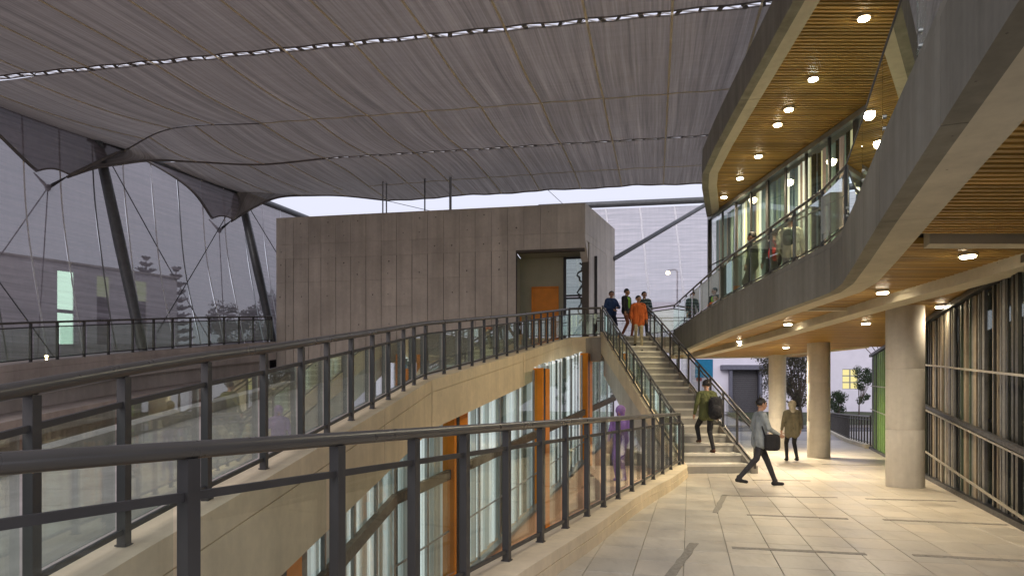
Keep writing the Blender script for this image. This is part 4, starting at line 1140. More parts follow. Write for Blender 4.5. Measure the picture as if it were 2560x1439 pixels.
# ================================================================== LAMPS
def downlight(p, label, group, power, col=(1.0, .83, .60), lens=None, r=.085, spot=True, ang=160):
    root = empty('downlight', p, label, 'downlight', group); x, y, z = p
    m = MB(); m.tube([(x, y, z - .012), (x, y, z + .06)], r * 1.25, 20); m.build('trim_ring', M_ring, root, smooth='auto')
    m = MB(); m.tube([(x, y, z - .03), (x, y, z - .014)], r, 20); m.build('lens', lens or M_lens, root, smooth='auto')
    if power:
        l = bpy.data.lights.new('downlight_beam', 'SPOT'); l.energy = power; l.color = col; l.spot_size = R(ang); l.spot_blend = 1.0; l.shadow_soft_size = .12
        o = bpy.data.objects.new('downlight_beam', l); COL.objects.link(o); o.parent = root; o.location = (0, 0, -.06)
ords = ['first', 'second', 'third', 'fourth', 'fifth', 'sixth', 'seventh', 'eighth', 'ninth']
for i, (px, py) in enumerate(((2160,45),(2033,197),(1972,273),(1944,311),(1896,390),(1850,445),(1810,492))):
    d = 6.48 * F / (1015 - py)
    downlight(((px - 1280) / F * d, d, 8.03), 'greenish white downlight in the upper timber ceiling' if i == 1 else f'{ords[i]} downlight from the near end of the upper timber ceiling', 'downlights in the upper ceiling', 300, (1, .84, .56) if i != 1 else (.92, 1, .8), M_lensc if i == 1 else None)
for i, (px, py, pw) in enumerate(((2420,640,130),(2207,731,200),(1970,810,330),(2352,766,30),(2165,808,260),(1965,868,850),(1850,853,200),(1770,885,260))):
    d = 1.87 * F / (1015 - py)
    downlight(((px - 1280) / F * d, d, 3.43), ['downlight in the lower ceiling near the right picture edge', 'bright downlight in the lower ceiling left of the nearest column', 'downlight in the lower ceiling above the walking figure', 'downlight in the lower ceiling just right of the nearest column head',
              'downlight in the lower ceiling just left of the nearest column head', 'downlight in the lower ceiling above the farthest column', 'dim downlight in the lower ceiling beside the gallery edge', 'farthest downlight in the lower ceiling above the stair railing'][i], 'downlights in the lower ceiling', pw * 1.5)

# ================================================================== STREET BEHIND THE BUILDING
b = MB(); b.prism([(2, 31.5), (60, 31.5), (60, 43), (2, 43)], -.6, -.03); struct(b, 'forecourt', M_pave)
b = MB(); b.prism([(-20, 43), (90, 43), (90, 54), (-20, 54)], -.7, -.12); struct(b, 'road', M_road)
b = MB(); b.prism([(-20, 54), (90, 54), (90, 54.3), (-20, 54.3)], -.7, .05); struct(b, 'kerb', M_pave)
b = MB(); b.prism([(-20, 49.0), (90, 49.0), (90, 49.15), (-20, 49.15)], -.121, -.116); struct(b, 'road_line', M_seam)
b = MB(); b.grid(lambda u, v: (lerp(19, 60, u), lerp(54.3, 61.6, v), .04 + 1.0 * v ** .8 + .05 * math.sin(u * 40 + v * 9)), 40, 8); struct(b, 'grass_bank', M_grass)
b = MB(); b.grid(lambda u, v: (lerp(10, 24, u), lerp(54.3, 62.5, v), .02 + .9 * v), 6, 4); struct(b, 'driveway', M_pave)
def white_house():
    root = empty('white_building', (26, 62, 0), 'long white building across the street', 'building')
    m = MB()
    # wall with openings: garage x 18.6..22.8, window
    def wbox(x0, x1, z0, z1, y0=62, y1=62.35): m.box((x0, y0, z0), (x1, y1, z1))
    gx0, gx1, gz = 19.9, 22.35, 4.85
    wx0, wx1, wz0, wz1 = P(2106, 972, 62).x, P(2146, 972, 62).x, P(0, 972, 62).z, P(0, 922, 62).z
    wbox(8, gx0, -.5, 11); wbox(gx0, gx1, gz, 11); wbox(gx1, wx0, -.5, 11); wbox(wx0, wx1, -.5, wz0); wbox(wx0, wx1, wz1, 11); wbox(wx1, 60, -.5, 11)
    m.build('wall', M_white, root)
    m = MB(); m.box((8, 62.36, -.5), (60, 70, 10.8)); m.build('rear_mass', M_white, root)
    m = MB()
    for i in range(22): m.box((gx0, 62.22, .9 + i * .18), (gx1, 62.27 + .015 * (i % 2), .9 + i * .18 + .172))
    m.build('garage_door', paint('shutter', (.10, .095, .10), .6, .2), root)
    m = MB(); m.box((gx0 - 1.0, 61.4, gz), (gx1 + .5, 62, gz + .42)); m.box((gx0 - .25, 61.6, .9), (gx0, 62.2, gz)); m.box((gx1, 61.6, .9), (gx1 + .25, 62.2, gz)); m.build('portal', paint('portal_grey', (.15, .15, .19), .7), root)
    lit = emis('lit_window', (1.0, .86, .38), .75)
    w_, h_ = (wx1 - wx0) / 2, (wz1 - wz0) / 3
    for i in range(2):
        for j in range(3):
            m = MB(); m.box((wx0 + w_ * i + .05, 62.12, wz0 + h_ * j + .05), (wx0 + w_ * (i + 1) - .05, 62.14, wz0 + h_ * (j + 1) - .05)); m.build('pane', lit, root)
    m = MB()
    for i in range(3): m.box((wx0 + w_ * i - .05, 62.06, wz0), (wx0 + w_ * i + .05, 62.2, wz1))
    for j in range(4): m.box((wx0, 62.07, wz0 + h_ * j - .045), (wx1, 62.19, wz0 + h_ * j + .045))
    m.build('window_frame', M_alu, root)
white_house()
# blue banner on a white hoarding beside the stair
def banner():
    a = P(1735, 1000, 44); c = P(1785, 1000, 44)
    root = empty('blue_banner', (a.x, 44, 0), 'bright blue banner with red lettering strip seen behind the stair railing', 'banner')
    m = MB(); m.box((P(1715, 0, 44).x, 44.0, 0), (P(1783, 0, 44).x, 44.06, 4.6)); m.build('hoarding', M_white, root)
    m = MB(); m.box((P(1738, 0, 44).x, 43.97, P(0, 943, 44).z), (P(1782, 0, 44).x, 43.995, P(0, 898, 44).z)); m.build('banner_cloth', paint('banner_blue', (.015, .27, .48), .6), root)
    x0, x1, z0, z1 = P(1741, 0, 44).x, P(1755, 0, 44).x, P(0, 952, 44).z, P(0, 944, 44).z
    m = MB()
    for i in range(3):
        xx = lerp(x0, x1, i / 3); ww = (x1 - x0) / 3 * .8
        for (u0, u1, v0, v1) in ((0, .3, 0, 1), (.7, 1, 0, 1), (0, 1, .8, 1), (0, 1, .35, .55)):
            m.box((xx + ww * u0, 43.95, lerp(z0, z1, v0)), (xx + ww * u1, 43.994, lerp(z0, z1, v1)))
    m.build('red_lettering', paint('banner_red', (.5, .03, .02), .6), root)
banner()
# ---- vegetation
def leaf_mat(name, col, var=.5):
    m, t, o = newmat(name); p = princ(t, o); g = pos(t); c = Vector(col)
    t.links.new(ramp(t, noise(t, g, 2.3, 4), [(.3, tuple(c * (1 - var))), (.7, tuple(c * (1 + var)))]), p.inputs['Base Color']); p.inputs['Roughness'].default_value = .65
    return m
L_brown = leaf_mat('leaf_brown', (.055, .05, .025)); L_green = leaf_mat('leaf_green', (.035, .06, .022)); L_dark = leaf_mat('leaf_dark', (.03, .05, .03)); L_ar = leaf_mat('leaf_araucaria', (.035, .042, .028))
M_bark = paint('bark', (.085, .065, .05), .9, var=.3, scale=9, bumps=.6)
def leafy(mb, clumps, n, size, seedv):
    r = random.Random(seedv)
    for c, rad in clumps:
        c = Vector(c)
        for _ in range(int(n)):
            d = Vector((r.gauss(0, 1), r.gauss(0, 1), r.gauss(0, 1))).normalized() * rad * (r.random() ** .45)
            p = c + d; s = size * r.uniform(.6, 1.4)
            u = Vector((r.gauss(0, 1), r.gauss(0, 1), r.gauss(0, 1))).normalized(); v = u.cross(Vector((r.gauss(0, 1), r.gauss(0, 1), r.gauss(0, 1)))).normalized()
            mb.add([p - u * s, p - v * s * .45, p + u * s, p + v * s * .45], [(0, 1, 2, 3)])
def tree(name, base, trunk_h, r0, clumps, nleaf, lsize, mat, label, cat, sd, limbs=True):
    root = empty(name, base, label, cat); base = Vector(base)
    m = MB(); r = random.Random(sd)
    top = base + Vector((r.uniform(-.1, .1), 0, trunk_h))
    m.tube([base - Vector((0, 0, .2)), base.lerp(top, .4) + Vector((r.uniform(-.06, .06), 0, 0)), top], [r0 * 1.25, r0, r0 * .7], 9)
    for c, rad in clumps:
        if limbs: m.tube([top - Vector((0, 0, .1)), top.lerp(Vector(c), .5) + Vector((0, 0, -.08)), Vector(c)], [r0 * .5, r0 * .33, r0 * .12], 6)
    m.build('trunk', M_bark, root, smooth='auto')
    m = MB(); leafy(m, clumps, nleaf, lsize, sd); m.build('crown', mat, root)
    return root
tb_ = P(1985, 1030, 50); rt = random.Random(21)
cl = [((tb_.x + rt.uniform(-1.7, 1.5), 50 + rt.uniform(-1.2, 1.2), rt.uniform(2.0, 5.2)), rt.uniform(.6, 1.05)) for _ in range(22)]
tree('street_tree', (tb_.x + .5, 50, .0), 1.6, .16, cl, 330, .085, L_brown, 'brownish round tree between the two far columns', 'tree', 1)
tb_ = P(1925, 1030, 52); cl = [((tb_.x + rt.uniform(-.9, .7), 52 + rt.uniform(-.8, .8), rt.uniform(3.2, 5.6)), rt.uniform(.45, .75)) for _ in range(9)]
tree('street_tree', (tb_.x + .6, 52, 0), 2.2, .10, cl, 200, .08, L_brown, 'sparse brown tree to the left of the farthest column', 'tree', 2)
tb_ = P(2098, 1025, 58); cl = [((tb_.x + rt.uniform(-.75, .75), 58 + rt.uniform(-.6, .6), rt.uniform(1.3, 2.7)), rt.uniform(.3, .5)) for _ in range(14)]
tree('shrub', (tb_.x, 58, .5), .5, .07, cl, 220, .07, L_green, 'dark green shrub below the lit yellow window', 'shrub', 3)
tb_ = P(2172, 1030, 54); cl = [((tb_.x + rt.uniform(-.55, .9), 54.6 + rt.uniform(-.4, .4), rt.uniform(2.9, 4.5)), rt.uniform(.3, .5)) for _ in range(11)] + [((tb_.x - .35, 54.6, 2.0), .35), ((tb_.x + .15, 54.6, 2.3), .3)]
tree('young_tree', (tb_.x - .4, 54.6, .1), 1.7, .06, cl, 200, .07, L_green, 'slender young tree right of the lit yellow window', 'tree', 4)
tb_ = P(2160, 860, 46); cl = [((tb_.x + rt.uniform(-.8, 1.6), 46, tb_.z + rt.uniform(.0, 1.0)), .45) for _ in range(7)]
tree('overhanging_tree', (tb_.x + 2.2, 46, 0), 3.4, .1, cl, 70, .07, L_brown, 'tree with thin twigs hanging below the ceiling edge at right', 'tree', 5)
# street railing on a low kerb
sp_ = [Vector((fac_x(25.2) - .1, 25.2, .12)), Vector((14.8, 30, .12)), Vector((17.2, 36, .10)), Vector((19.6, 42, .08))]
b = MB()
for a, c in zip(sp_, sp_[1:]): b.bar(a - Vector((0, 0, .08)), c - Vector((0, 0, .08)), .35, .2)
tag(b.build('low_kerb', M_conc_lite), 'low pale kerb curving away beyond the glass wall', 'kerb')
railing('street_railing', 'dark railing with close bars beyond the far end of the glass wall', 'railing', resample(sp_, .62), 1.05, pw=.05, hr=.03, mid=.12, low=.08, panes=False)
# street lamp behind the pale screen
def street_lamp():
    p = P(1670, 682, 44)
    root = empty('street_lamp', (p.x + .6, 44, 0), 'lit street lamp glowing through the pale mesh screen', 'street lamp')
    m = MB(); m.tube([(p.x + .6, 44, 0), (p.x + .6, 44, p.z + .1), (p.x + .45, 44, p.z + .22), (p.x, 44, p.z + .16)], [.08, .05, .045, .04], 10); m.build('pole', M_mast, root, smooth='auto')
    m = MB(); m.ellipsoid((p.x, 44, p.z), (.13, .13, .10), 14, 8); m.build('lamp', emis('street_bulb', (1, .74, .38), 30), root, smooth=True)
street_lamp()
# small floor lamp glowing at the foot of the far ramp
p = P(116, 890, 19.6); m = MB(); m.ellipsoid(p, (.05, .05, .035), 12, 8); m.tube([p - Vector((0, 0, .15)), p], .03, 8)
tag(m.build('ground_light', emis('ground_bulb', (1, .7, .3), 8), smooth=True), 'small glowing ground light behind the far left railing', 'light')

# ================================================================== BUILDING AND TREES BEHIND THE LEFT SCREEN
def far_building():
    A = Vector((-36, 27.0, 0)); B = Vector((-21.6, 44.0, 0)); e = (B - A).normalized(); n = Vector((e.y, -e.x, 0)); L = (B - A).length
    root = empty('grey_building', A.lerp(B, .5), 'long grey building with tall narrow windows behind the mesh screen', 'building')
    def s_of(px):
        k = (px - 1280) / F; # A.x+e.x*s = k*(A.y+e.y*s)
        return (k * A.y - A.x) / (e.x - k * e.y)
    wins = [(s_of(-45), s_of(-8), 'bright'), (s_of(143), s_of(184), 'bright'), (s_of(242), s_of(274), 'dim'), (s_of(337), s_of(367), 'dim')]
    ztop = 9.75; z0, z1 = 3.6, 9.3
    m = MB(); s = 0
    def wb(s0, s1, za, zb):
        q = [A + e * s0, A + e * s1, A + e * s1 - n * .3, A + e * s0 - n * .3]; m.hexa([p + Vector((0,0,za)) for p in q], [p + Vector((0,0,zb)) for p in q])
    for a, c, k in wins:
        wb(s, a, 2, ztop); wb(a, c, z1, ztop); wb(a, c, 2, z0); s = c
    wb(s, L, 2, ztop); m.build('wall', paint('far_wall', (.62, .60, .61), .9), root)
    m = MB(); q = [A - n * .4, B - n * .4, B - n * 9, A - n * 9]; m.hexa([p + Vector((0,0,2)) for p in q], [p + Vector((0,0,ztop - .1)) for p in q]); m.build('rear_mass', paint('far_mass', (.25, .25, .26), .9), root)
    m = MB(); q = [A + n * .1, B + n * .1, B - n * .4, A - n * .4]; m.hexa([p + Vector((0,0,ztop)) for p in q], [p + Vector((0,0,ztop + .12)) for p in q]); m.build('coping', M_conc, root)
    lit = emis('far_lit', (.66, .95, .78), 3.2); dim = emis('far_dim', (.45, .50, .32), 1.0); drk = paint('far_glass', (.05, .045, .04), .2)
    for a, c, k in wins:
        for za, zb in ((z0, 6.9), (7.1, z1)):
            q0 = A + e * a - n * .18; q1 = A + e * c - n * .18
            m = MB(); q = [q0, q1, q1 - n * .03, q0 - n * .03]
            if k == 'bright': m.hexa([p + Vector((0,0,za)) for p in q], [p + Vector((0,0,zb)) for p in q]); m.build('pane', lit, root)
            else:
                zz = zb if za < 7 else lerp(za, zb, .45)
                m.hexa([p + Vector((0,0,za)) for p in q], [p + Vector((0,0,zz)) for p in q]); m.build('pane', drk, root)
                if za > 7:
                    m = MB(); m.hexa([p + Vector((0,0,zz)) for p in q], [p + Vector((0,0,zb)) for p in q]); m.build('pane', dim, root)
        m = MB(); m.bar(A + e * a - n * .1 + Vector((0,0,7.0)), A + e * c - n * .1 + Vector((0,0,7.0)), .12, .2); m.build('window_bar', M_alu, root)
far_building()
def araucaria(px, ytop, ybot, d, label, sd, tiers, wid):
    b0 = P(px, ybot, d); t0 = P(px, ytop, d)
    root = empty('araucaria_tree', b0, label, 'tree', 'tiered conifers behind the screen'); r = random.Random(sd)
    m = MB(); m.tube([b0, t0], [.16, .03], 8); m.build('trunk', M_bark, root, smooth='auto')
    for i in range(tiers):
        f = i / (tiers - 1); z = lerp(b0.z + .3, t0.z - .15, f); rad = wid * (1 - f * .72) * r.uniform(.85, 1.1) * (1 if f < .9 else .7)
        m = MB(); nb = 12
        for k in range(nb):
            an = 2 * math.pi * k / nb + r.uniform(-.15, .15); dr = Vector((math.cos(an), math.sin(an), 0)); rl = rad * r.uniform(.85, 1.1)
            c = Vector((b0.x, b0.y, z))
            pts = [c, c + dr * rl * .5 + Vector((0, 0, -.06)), c + dr * rl + Vector((0, 0, .14))]
            m.tube(pts, [.03, .10, .03], 5)
            for q in range(14):
                tt = r.uniform(.25, 1.05); p = c + dr * rl * tt + Vector((0, 0, -.05 + .17 * tt * tt)); sdv = Vector((-dr.y, dr.x, 0)) * r.uniform(-.16, .16)
                p += sdv; s = r.uniform(.07, .14); m.add([p - dr * s, p + sdv.normalized() * s * .4 if sdv.length else p, p + dr * s, p + Vector((0, 0, s * .8))], [(0, 1, 2), (0, 2, 3)])
        m.build('branch_tier', L_ar, root)
araucaria(440, 668, 895, 50, 'taller tiered conifer standing beside the grey building', 3, 12, 1.5)
araucaria(365, 642, 760, 62, 'tiered conifer top showing above the grey building', 4, 8, 1.6)
for i, (px, yt, wpx, d) in enumerate(((560, 765, 40, 46), (605, 748, 55, 50), (650, 742, 45, 48), (685, 735, 50, 46))):
    c0 = P(px, yt + 40, d); h = P(0, yt, d).z - 4.1; rw = wpx / F * d / 2 * 1.5
    rr = random.Random(40 + i)
    cl = [((c0.x + rr.uniform(-rw, rw), d + rr.uniform(-1, 1), 4.1 + rr.uniform(.25, .95) * h), rr.uniform(.35, .65)) for _ in range(16)]
    tree('hedge_tree', (c0.x, d, 4.0), h * .5, .08, cl, 130, .10, L_dark, ['leftmost dark bushy tree behind the screen beside the conifer', 'second dark bushy tree from the conifer behind the screen', 'third dark bushy tree from the conifer behind the screen', 'dark bushy tree behind the screen next to the tower edge'][i], 'tree', 50 + i)

# ================================================================== PEOPLE
def capsule(mb, p, q, r0, r1, n=10):
    p, q = Vector(p), Vector(q); d = q - p; L = max(d.length, 1e-4); d /= L
    pts = []; rs = []
    for k in range(5):
        th = math.pi / 2 * (1 - k / 4); pts.append(p - d * (r0 * math.sin(th))); rs.append(max(r0 * math.cos(th), r0 * .05))
    for k in range(5):
        th = math.pi / 2 * (k / 4); pts.append(q + d * (r1 * math.sin(th))); rs.append(max(r1 * math.cos(th), r1 * .05))
    mb.tube(pts, rs, n)
SKIN = [paint('skin_a', (.42, .24, .16), .6, var=.06), paint('skin_b', (.34, .19, .12), .6, var=.06)]
HAIR = paint('hair_black', (.014, .011, .010), .55, var=.3, scale=60)
def cloth(name, col, var=.22):
    m, t, o = newmat(name); p = princ(t, o); g = pos(t); c = Vector(col)
    fold = noise(t, mapv(t, g, (9, 9, 4.5), (.3, .2, 0)), 1.0, 3, .6); weave = noise(t, g, 90, 2)
    k = ramp(t, fold, [(.3, tuple(c * (1 - var * 1.3))), (.7, tuple(c * (1 + var)))])
    k = mixc(t, .4, k, mixc(t, 1.0, k, ramp(t, weave, [(.3, (.75, .75, .75)), (.7, (1.2, 1.2, 1.2))]), 'MULTIPLY'))
    t.links.new(k, p.inputs['Base Color']); p.inputs['Roughness'].default_value = .9
    t.links.new(bump(t, fold, .9, .05), p.inputs['Normal']); return m
def person(loc, heading, label, h=1.72, pose='stand', top=None, legs=None, shoe=None, skin=0, hood=False, arms=None, lean=0.0, long_top=0.0, front=None, step=(0, 0), hair=HAIR, stripe=None, voxel=.0105, group=None, headturn=0.0, bulky=1.0):
    """heading: direction faced, radians from +Y, counter-clockwise. step=(zleft,zright) foot heights"""
    S = h / 1.72
    segs = []           # (p, q, r0, r1, tag)   local: +Y forward, X right
    def sg(p, q, r0, r1, tg): segs.append((Vector(p), Vector(q), r0, r1, tg))
    ln = lambda z: Vector((0, lean * max(0, z - .9), 0))
    pel = .94
    if pose == 'walk': fl, fr = (.34, 0), (-.36, .06)
    elif pose == 'stride': fl, fr = (.36, .0), (-.44, .09)
    elif pose == 'climb': fl, fr = (.26, 0), (-.14, .0)
    elif pose == 'step': fl, fr = (.16, 0), (-.12, .02)
    else: fl, fr = (.02, 0), (-.02, 0)
    feet = [(-.10, fl[0], fl[1] + step[0]), (.10, fr[0], fr[1] + step[1])]
    hips = [Vector((-.088, 0, pel - .03)), Vector((.088, 0, pel - .03))]
    for hp, (fx, fy, fz) in zip(hips, feet):
        ank = Vector((fx, fy, fz + .085)); mid = hp.lerp(ank, .50); d = (ank - hp).length
        bend = math.sqrt(max(0, .445 ** 2 - (d / 2) ** 2)); kn = mid + Vector((0, bend + .012, .01))
        sg(hp, kn, .088, .062, 'leg'); sg(kn, ank, .062, .045, 'leg')
        sg(ank + Vector((0, 0, .02)), ank, .048, .05, 'leg')
        toe_drop = -.05 if fz - (step[0] if fx < 0 else step[1]) < .04 else -.075
        sg(ank + Vector((0, -.035, -.04)), ank + Vector((0, .15, toe_drop)), .043, .034, 'shoe')
    sg((-.06, 0, pel), (.06, 0, pel), .105, .105, 'leg')
    B = bulky
    for x in (-.07, .07):
        sg(Vector((x, 0, 1.02)) + ln(1.02), Vector((x * 1.25, .005, 1.30)) + ln(1.30), .098 * B, .112 * B, 'top')
    sg(Vector((-.13, 0, 1.395)) + ln(1.39), Vector((.13, 0, 1.395)) + ln(1.39), .075 * B, .075 * B, 'top')
    sg(Vector((0, .02, 1.1)) + ln(1.1), Vector((0, .02, 1.32)) + ln(1.32), .10 * B, .115 * B, 'front' if front else 'top')
    # jacket skirt
    zb = .93 - long_top
    for x in (-.075, .075): sg(Vector((x, 0, 1.06)) + ln(1.0), Vector((x * 1.1, 0, zb)), .108 * B, .116 * B, 'top')
    nk = Vector((0, .0, 1.44)) + ln(1.44); hd = Vector((0, .025, 1.595)) + ln(1.6)
    sg(nk, hd + Vector((0, -.01, -.05)), .055, .052, 'skin' if not hood else 'top')
    # head
    fwd = Vector((math.sin(-headturn), math.cos(-headturn), 0)); rt_ = Vector((fwd.y, -fwd.x, 0))
    sg(hd + Vector((0, 0, .03)) - fwd * .012, hd + Vector((0, 0, .03)) + fwd * .018, .082, .078, 'skin')
    sg(hd + Vector((0, 0, -.02)) + fwd * .025, hd + Vector((0, 0, -.065)) + fwd * .035, .064, .042, 'skin')
    sg(hd + fwd * .088 + Vector((0, 0, .012)), hd + fwd * .105 + Vector((0, 0, -.022)), .012, .016, 'skin')
    for k in (-1, 1):
        sg(hd + rt_ * k * .084 + Vector((0, 0, -.02)), hd + rt_ * k * .086 + Vector((0, 0, .02)), .018, .021, 'skin')
        sg(hd + rt_ * k * .033 + fwd * .090 + Vector((0, 0, .012)), hd + rt_ * k * .036 + fwd * .090 + Vector((0, 0, .012)), .012, .012, 'eye')
    sg(hd + fwd * .081 - rt_ * .02 + Vector((0, 0, -.058)), hd + fwd * .081 + rt_ * .02 + Vector((0, 0, -.058)), .011, .011, 'mouth')
    if hood:
        sg(hd + Vector((0, 0, .035)) - fwd * .025, hd + Vector((0, 0, .02)) + fwd * .012, .118, .11, 'hood')
        sg(hd + Vector((0, -.03, -.06)), nk + Vector((0, -.02, 0)), .098, .088, 'hood')
    # arms
    default = {'stand': ((-.25, .03, 1.13), (-.26, .10, .90), (.25, .03, 1.13), (.26, .10, .90)),
               'walk': ((-.26, -.12, 1.15), (-.27, -.10, .93), (.26, .08, 1.14), (.26, .24, .97)),
               'stride': ((-.26, -.14, 1.16), (-.27, -.16, .95), (.26, .10, 1.14), (.25, .30, 1.02)),
               'climb': ((-.27, -.04, 1.14), (-.28, .08, .92), (.27, .0, 1.13), (.28, .05, .90)),
               'step': ((-.25, -.02, 1.13), (-.27, .06, .90), (.25, .04, 1.13), (.26, .12, .90))}
    e1, h1, e2, h2 = [Vector(v) for v in (arms or default[pose])]
    for sx, el, hn in ((-1, e1, h1), (1, e2, h2)):
        sh = Vector((sx * .185, 0, 1.385)) + ln(1.38); el = el + ln(el.z); hn = hn + ln(hn.z)
        sg(sh, el, .060 * B, .049 * B, 'top'); sg(el, el.lerp(hn, .93), .049 * B, .036 * B, 'top')
        dr = (hn - el).normalized(); side = Vector((0, 1, 0)) - dr * dr.y; side = side.normalized() if side.length > .1 else Vector((1, 0, 0)); palm = dr.cross(side)
        sg(hn, hn + dr * .07, .027, .033, 'skin')
        for i in range(4):
            b0 = hn + dr * .085 + side * (.030 - i * .0205); ln_ = (.062, .072, .067, .05)[i]
            m1 = b0 + dr * ln_ * .55; sg(b0 - dr * .02, m1, .0105, .0100, 'skin'); sg(m1, m1 + (dr * .75 + palm * sx * -.6).normalized() * ln_ * .5, .0100, .0090, 'skin')
        tb0 = hn + dr * .02 + side * .030; sg(tb0, tb0 + (dr * .55 + side * .75).normalized() * .045, .014, .012, 'skin'); sg(tb0 + (dr * .55 + side * .75).normalized() * .045, tb0 + (dr * .8 + side * .7).normalized() * .075, .012, .010, 'skin')
    root = empty('person', loc, label, 'person', group); root.rotation_euler = (0, 0, heading)
    mb = MB()
    for p, q, r0, r1, tg in segs: capsule(mb, p * S, q * S, r0 * S, r1 * S)
    me0 = mb.mesh('body_tmp', (0, 0, 0)); o0 = bpy.data.objects.new('body_tmp', me0); COL.objects.link(o0)
    md = o0.modifiers.new('r', 'REMESH'); md.mode = 'VOXEL'; md.voxel_size = voxel; md.adaptivity = 0
    sm = o0.modifiers.new('s', 'SMOOTH'); sm.factor = .5; sm.iterations = 3
    dg = bpy.context.evaluated_depsgraph_get(); ev = o0.evaluated_get(dg)
    me = bpy.data.meshes.new_from_object(ev); me.name = 'body'
    bpy.data.objects.remove(o0); bpy.data.meshes.remove(me0)
    me.materials.clear()
    keys = ['skin', 'top', 'leg', 'shoe', 'front', 'eye', 'hood', 'mouth']
    mats = {'skin': SKIN[skin], 'top': top, 'leg': legs, 'shoe': shoe or HAIR, 'front': front or top, 'eye': HAIR, 'hood': hood if hood not in (True, False) else top, 'mouth': SKIN[1]}
    for k in keys: me.materials.append(mats[k])
    nf = len(me.polygons); c = np.empty(nf * 3); me.polygons.foreach_get('center', c); c = c.reshape(-1, 3)
    best = np.full(nf, 1e9); idx = np.zeros(nf, int)
    for p, q, r0, r1, tg in segs:
        p, q = np.array(p * S), np.array(q * S); d = q - p; L2 = max(d @ d, 1e-9)
        t = np.clip(((c - p) @ d) / L2, 0, 1); ds = np.linalg.norm(c - p - t[:, None] * d, axis=1) - (r0 + (r1 - r0) * t) * S
        if tg in ('eye', 'mouth'): ds -= .003
        up = ds < best; best[up] = ds[up]; idx[up] = keys.index(tg)
    me.polygons.foreach_set('material_index', idx.astype(np.int32)); me.polygons.foreach_set('use_smooth', np.ones(nf, bool))
    me.update()
    o = bpy.data.objects.new('body', me); COL.objects.link(o); o.parent = root
    if not hood:
        hb = MB(); hc = (hd + Vector((0, 0, .04)) - fwd * .012) * S; rng = random.Random(int(h * 1000))
        n_, m_ = 22, 12; b0 = 0
        for j in range(m_ + 1):
            th = math.pi * .66 * j / m_
            for i in range(n_):
                ph = 2 * math.pi * i / n_; dirv = fwd * math.sin(ph) + rt_ * math.cos(ph)
                f_ = max(0, math.sin(ph)); th2 = th * (1 - .42 * f_ ** 1.2)
                rr = .101 * S * (1 + .05 * math.sin(ph * 7 + j) + rng.uniform(-.025, .03))
                hb.v.append(tuple(hc + dirv * (math.sin(th2) * rr * .97) + Vector((0, 0, math.cos(th2) * rr))))
        for j in range(m_):
            for i in range(n_): hb.f.append((j * n_ + i, (j + 1) * n_ + i, (j + 1) * n_ + (i + 1) % n_, j * n_ + (i + 1) % n_)); hb.m.append(0)
        hm = hb.mesh('hair', (0, 0, 0)); hm.materials.append(hair); hm.polygons.foreach_set('use_smooth', [True] * len(hm.polygons))
        ho = bpy.data.objects.new('hair', hm); COL.objects.link(ho); ho.parent = root
    ORG[root.name] = Vector(loc)
    return root, S
def backpack(loc, heading, label, mat, s=1.0, zc=1.2, yc=-.22, xo=0):
    root = empty('backpack', loc, label, 'backpack'); root.rotation_euler = (0, 0, heading)
    def add(nm, me):
        me.materials.append(mat); me.polygons.foreach_set('use_smooth', [True] * len(me.polygons)); o = bpy.data.objects.new(nm, me); COL.objects.link(o); o.parent = root
    def sq(m, c, r, pw=.55):
        def f(a, c, r):
            t = max(-1, min(1, (a - c) / r)); return c + r * math.copysign(abs(t) ** pw, t)
        m.v = [(f(x, c[0], r[0]), f(y, c[1], r[1]), f(z, c[2], r[2])) for x, y, z in m.v]
    m = MB(); m.ellipsoid((xo, yc, zc), (.135 * s, .085 * s, .22 * s), 20, 16); sq(m, (xo, yc, zc), (.135 * s, .085 * s, .22 * s)); add('sack', m.mesh('sack', (0, 0, 0)))
    m = MB(); m.ellipsoid((xo, yc - .085 * s, zc - .07), (.11 * s, .05 * s, .12 * s), 14, 10); add('pocket', m.mesh('pocket', (0, 0, 0)))
    for k in (-1, 1):
        m = MB(); m.tube([(xo + k * .10, yc + .06, zc + .2), (xo + k * .125, yc + .2, zc + .285), (xo + k * .13, yc + .37, zc + .12), (xo + k * .14, yc + .26, zc - .12), (xo + k * .12, yc + .08, zc - .18)], .018, 6); add('strap', m.mesh('strap', (0, 0, 0)))
    return root
c_blue = cloth('sweater_blue', (.018, .045, .13)); c_navy = cloth('trousers_navy', (.02, .025, .05)); c_black = cloth('cloth_black', (.014, .014, .017)); c_lime = cloth('shirt_lime', (.20, .42, .035))
c_rust = cloth('trousers_rust', (.20, .065, .04)); c_orange = cloth('jacket_orange', (.48, .105, .022)); c_beige = cloth('trousers_beige', (.36, .31, .20)); c_teal = cloth('shirt_teal', (.035, .075, .075)); c_olive = cloth('jacket_olive', (.085, .095, .032))
c_grey = cloth('shirt_grey', (.26, .29, .30)); c_kh = cloth('hoodie_khaki', (.15, .135, .09)); c_hood = cloth('hood_sand', (.42, .38, .29)); c_brownsh = cloth('shoe_brown', (.09, .035, .02)); c_cream = cloth('jacket_cream', (.50, .46, .34)); c_green2 = cloth('jacket_dark_green', (.035, .05, .035))
c_red = cloth('bag_red', (.55, .04, .04)); c_purple = cloth('purple_cloth', (.24, .14, .36)); c_dark = cloth('trousers_dark', (.03, .03, .035)); c_stripe = cloth('scarf', (.22, .20, .05))
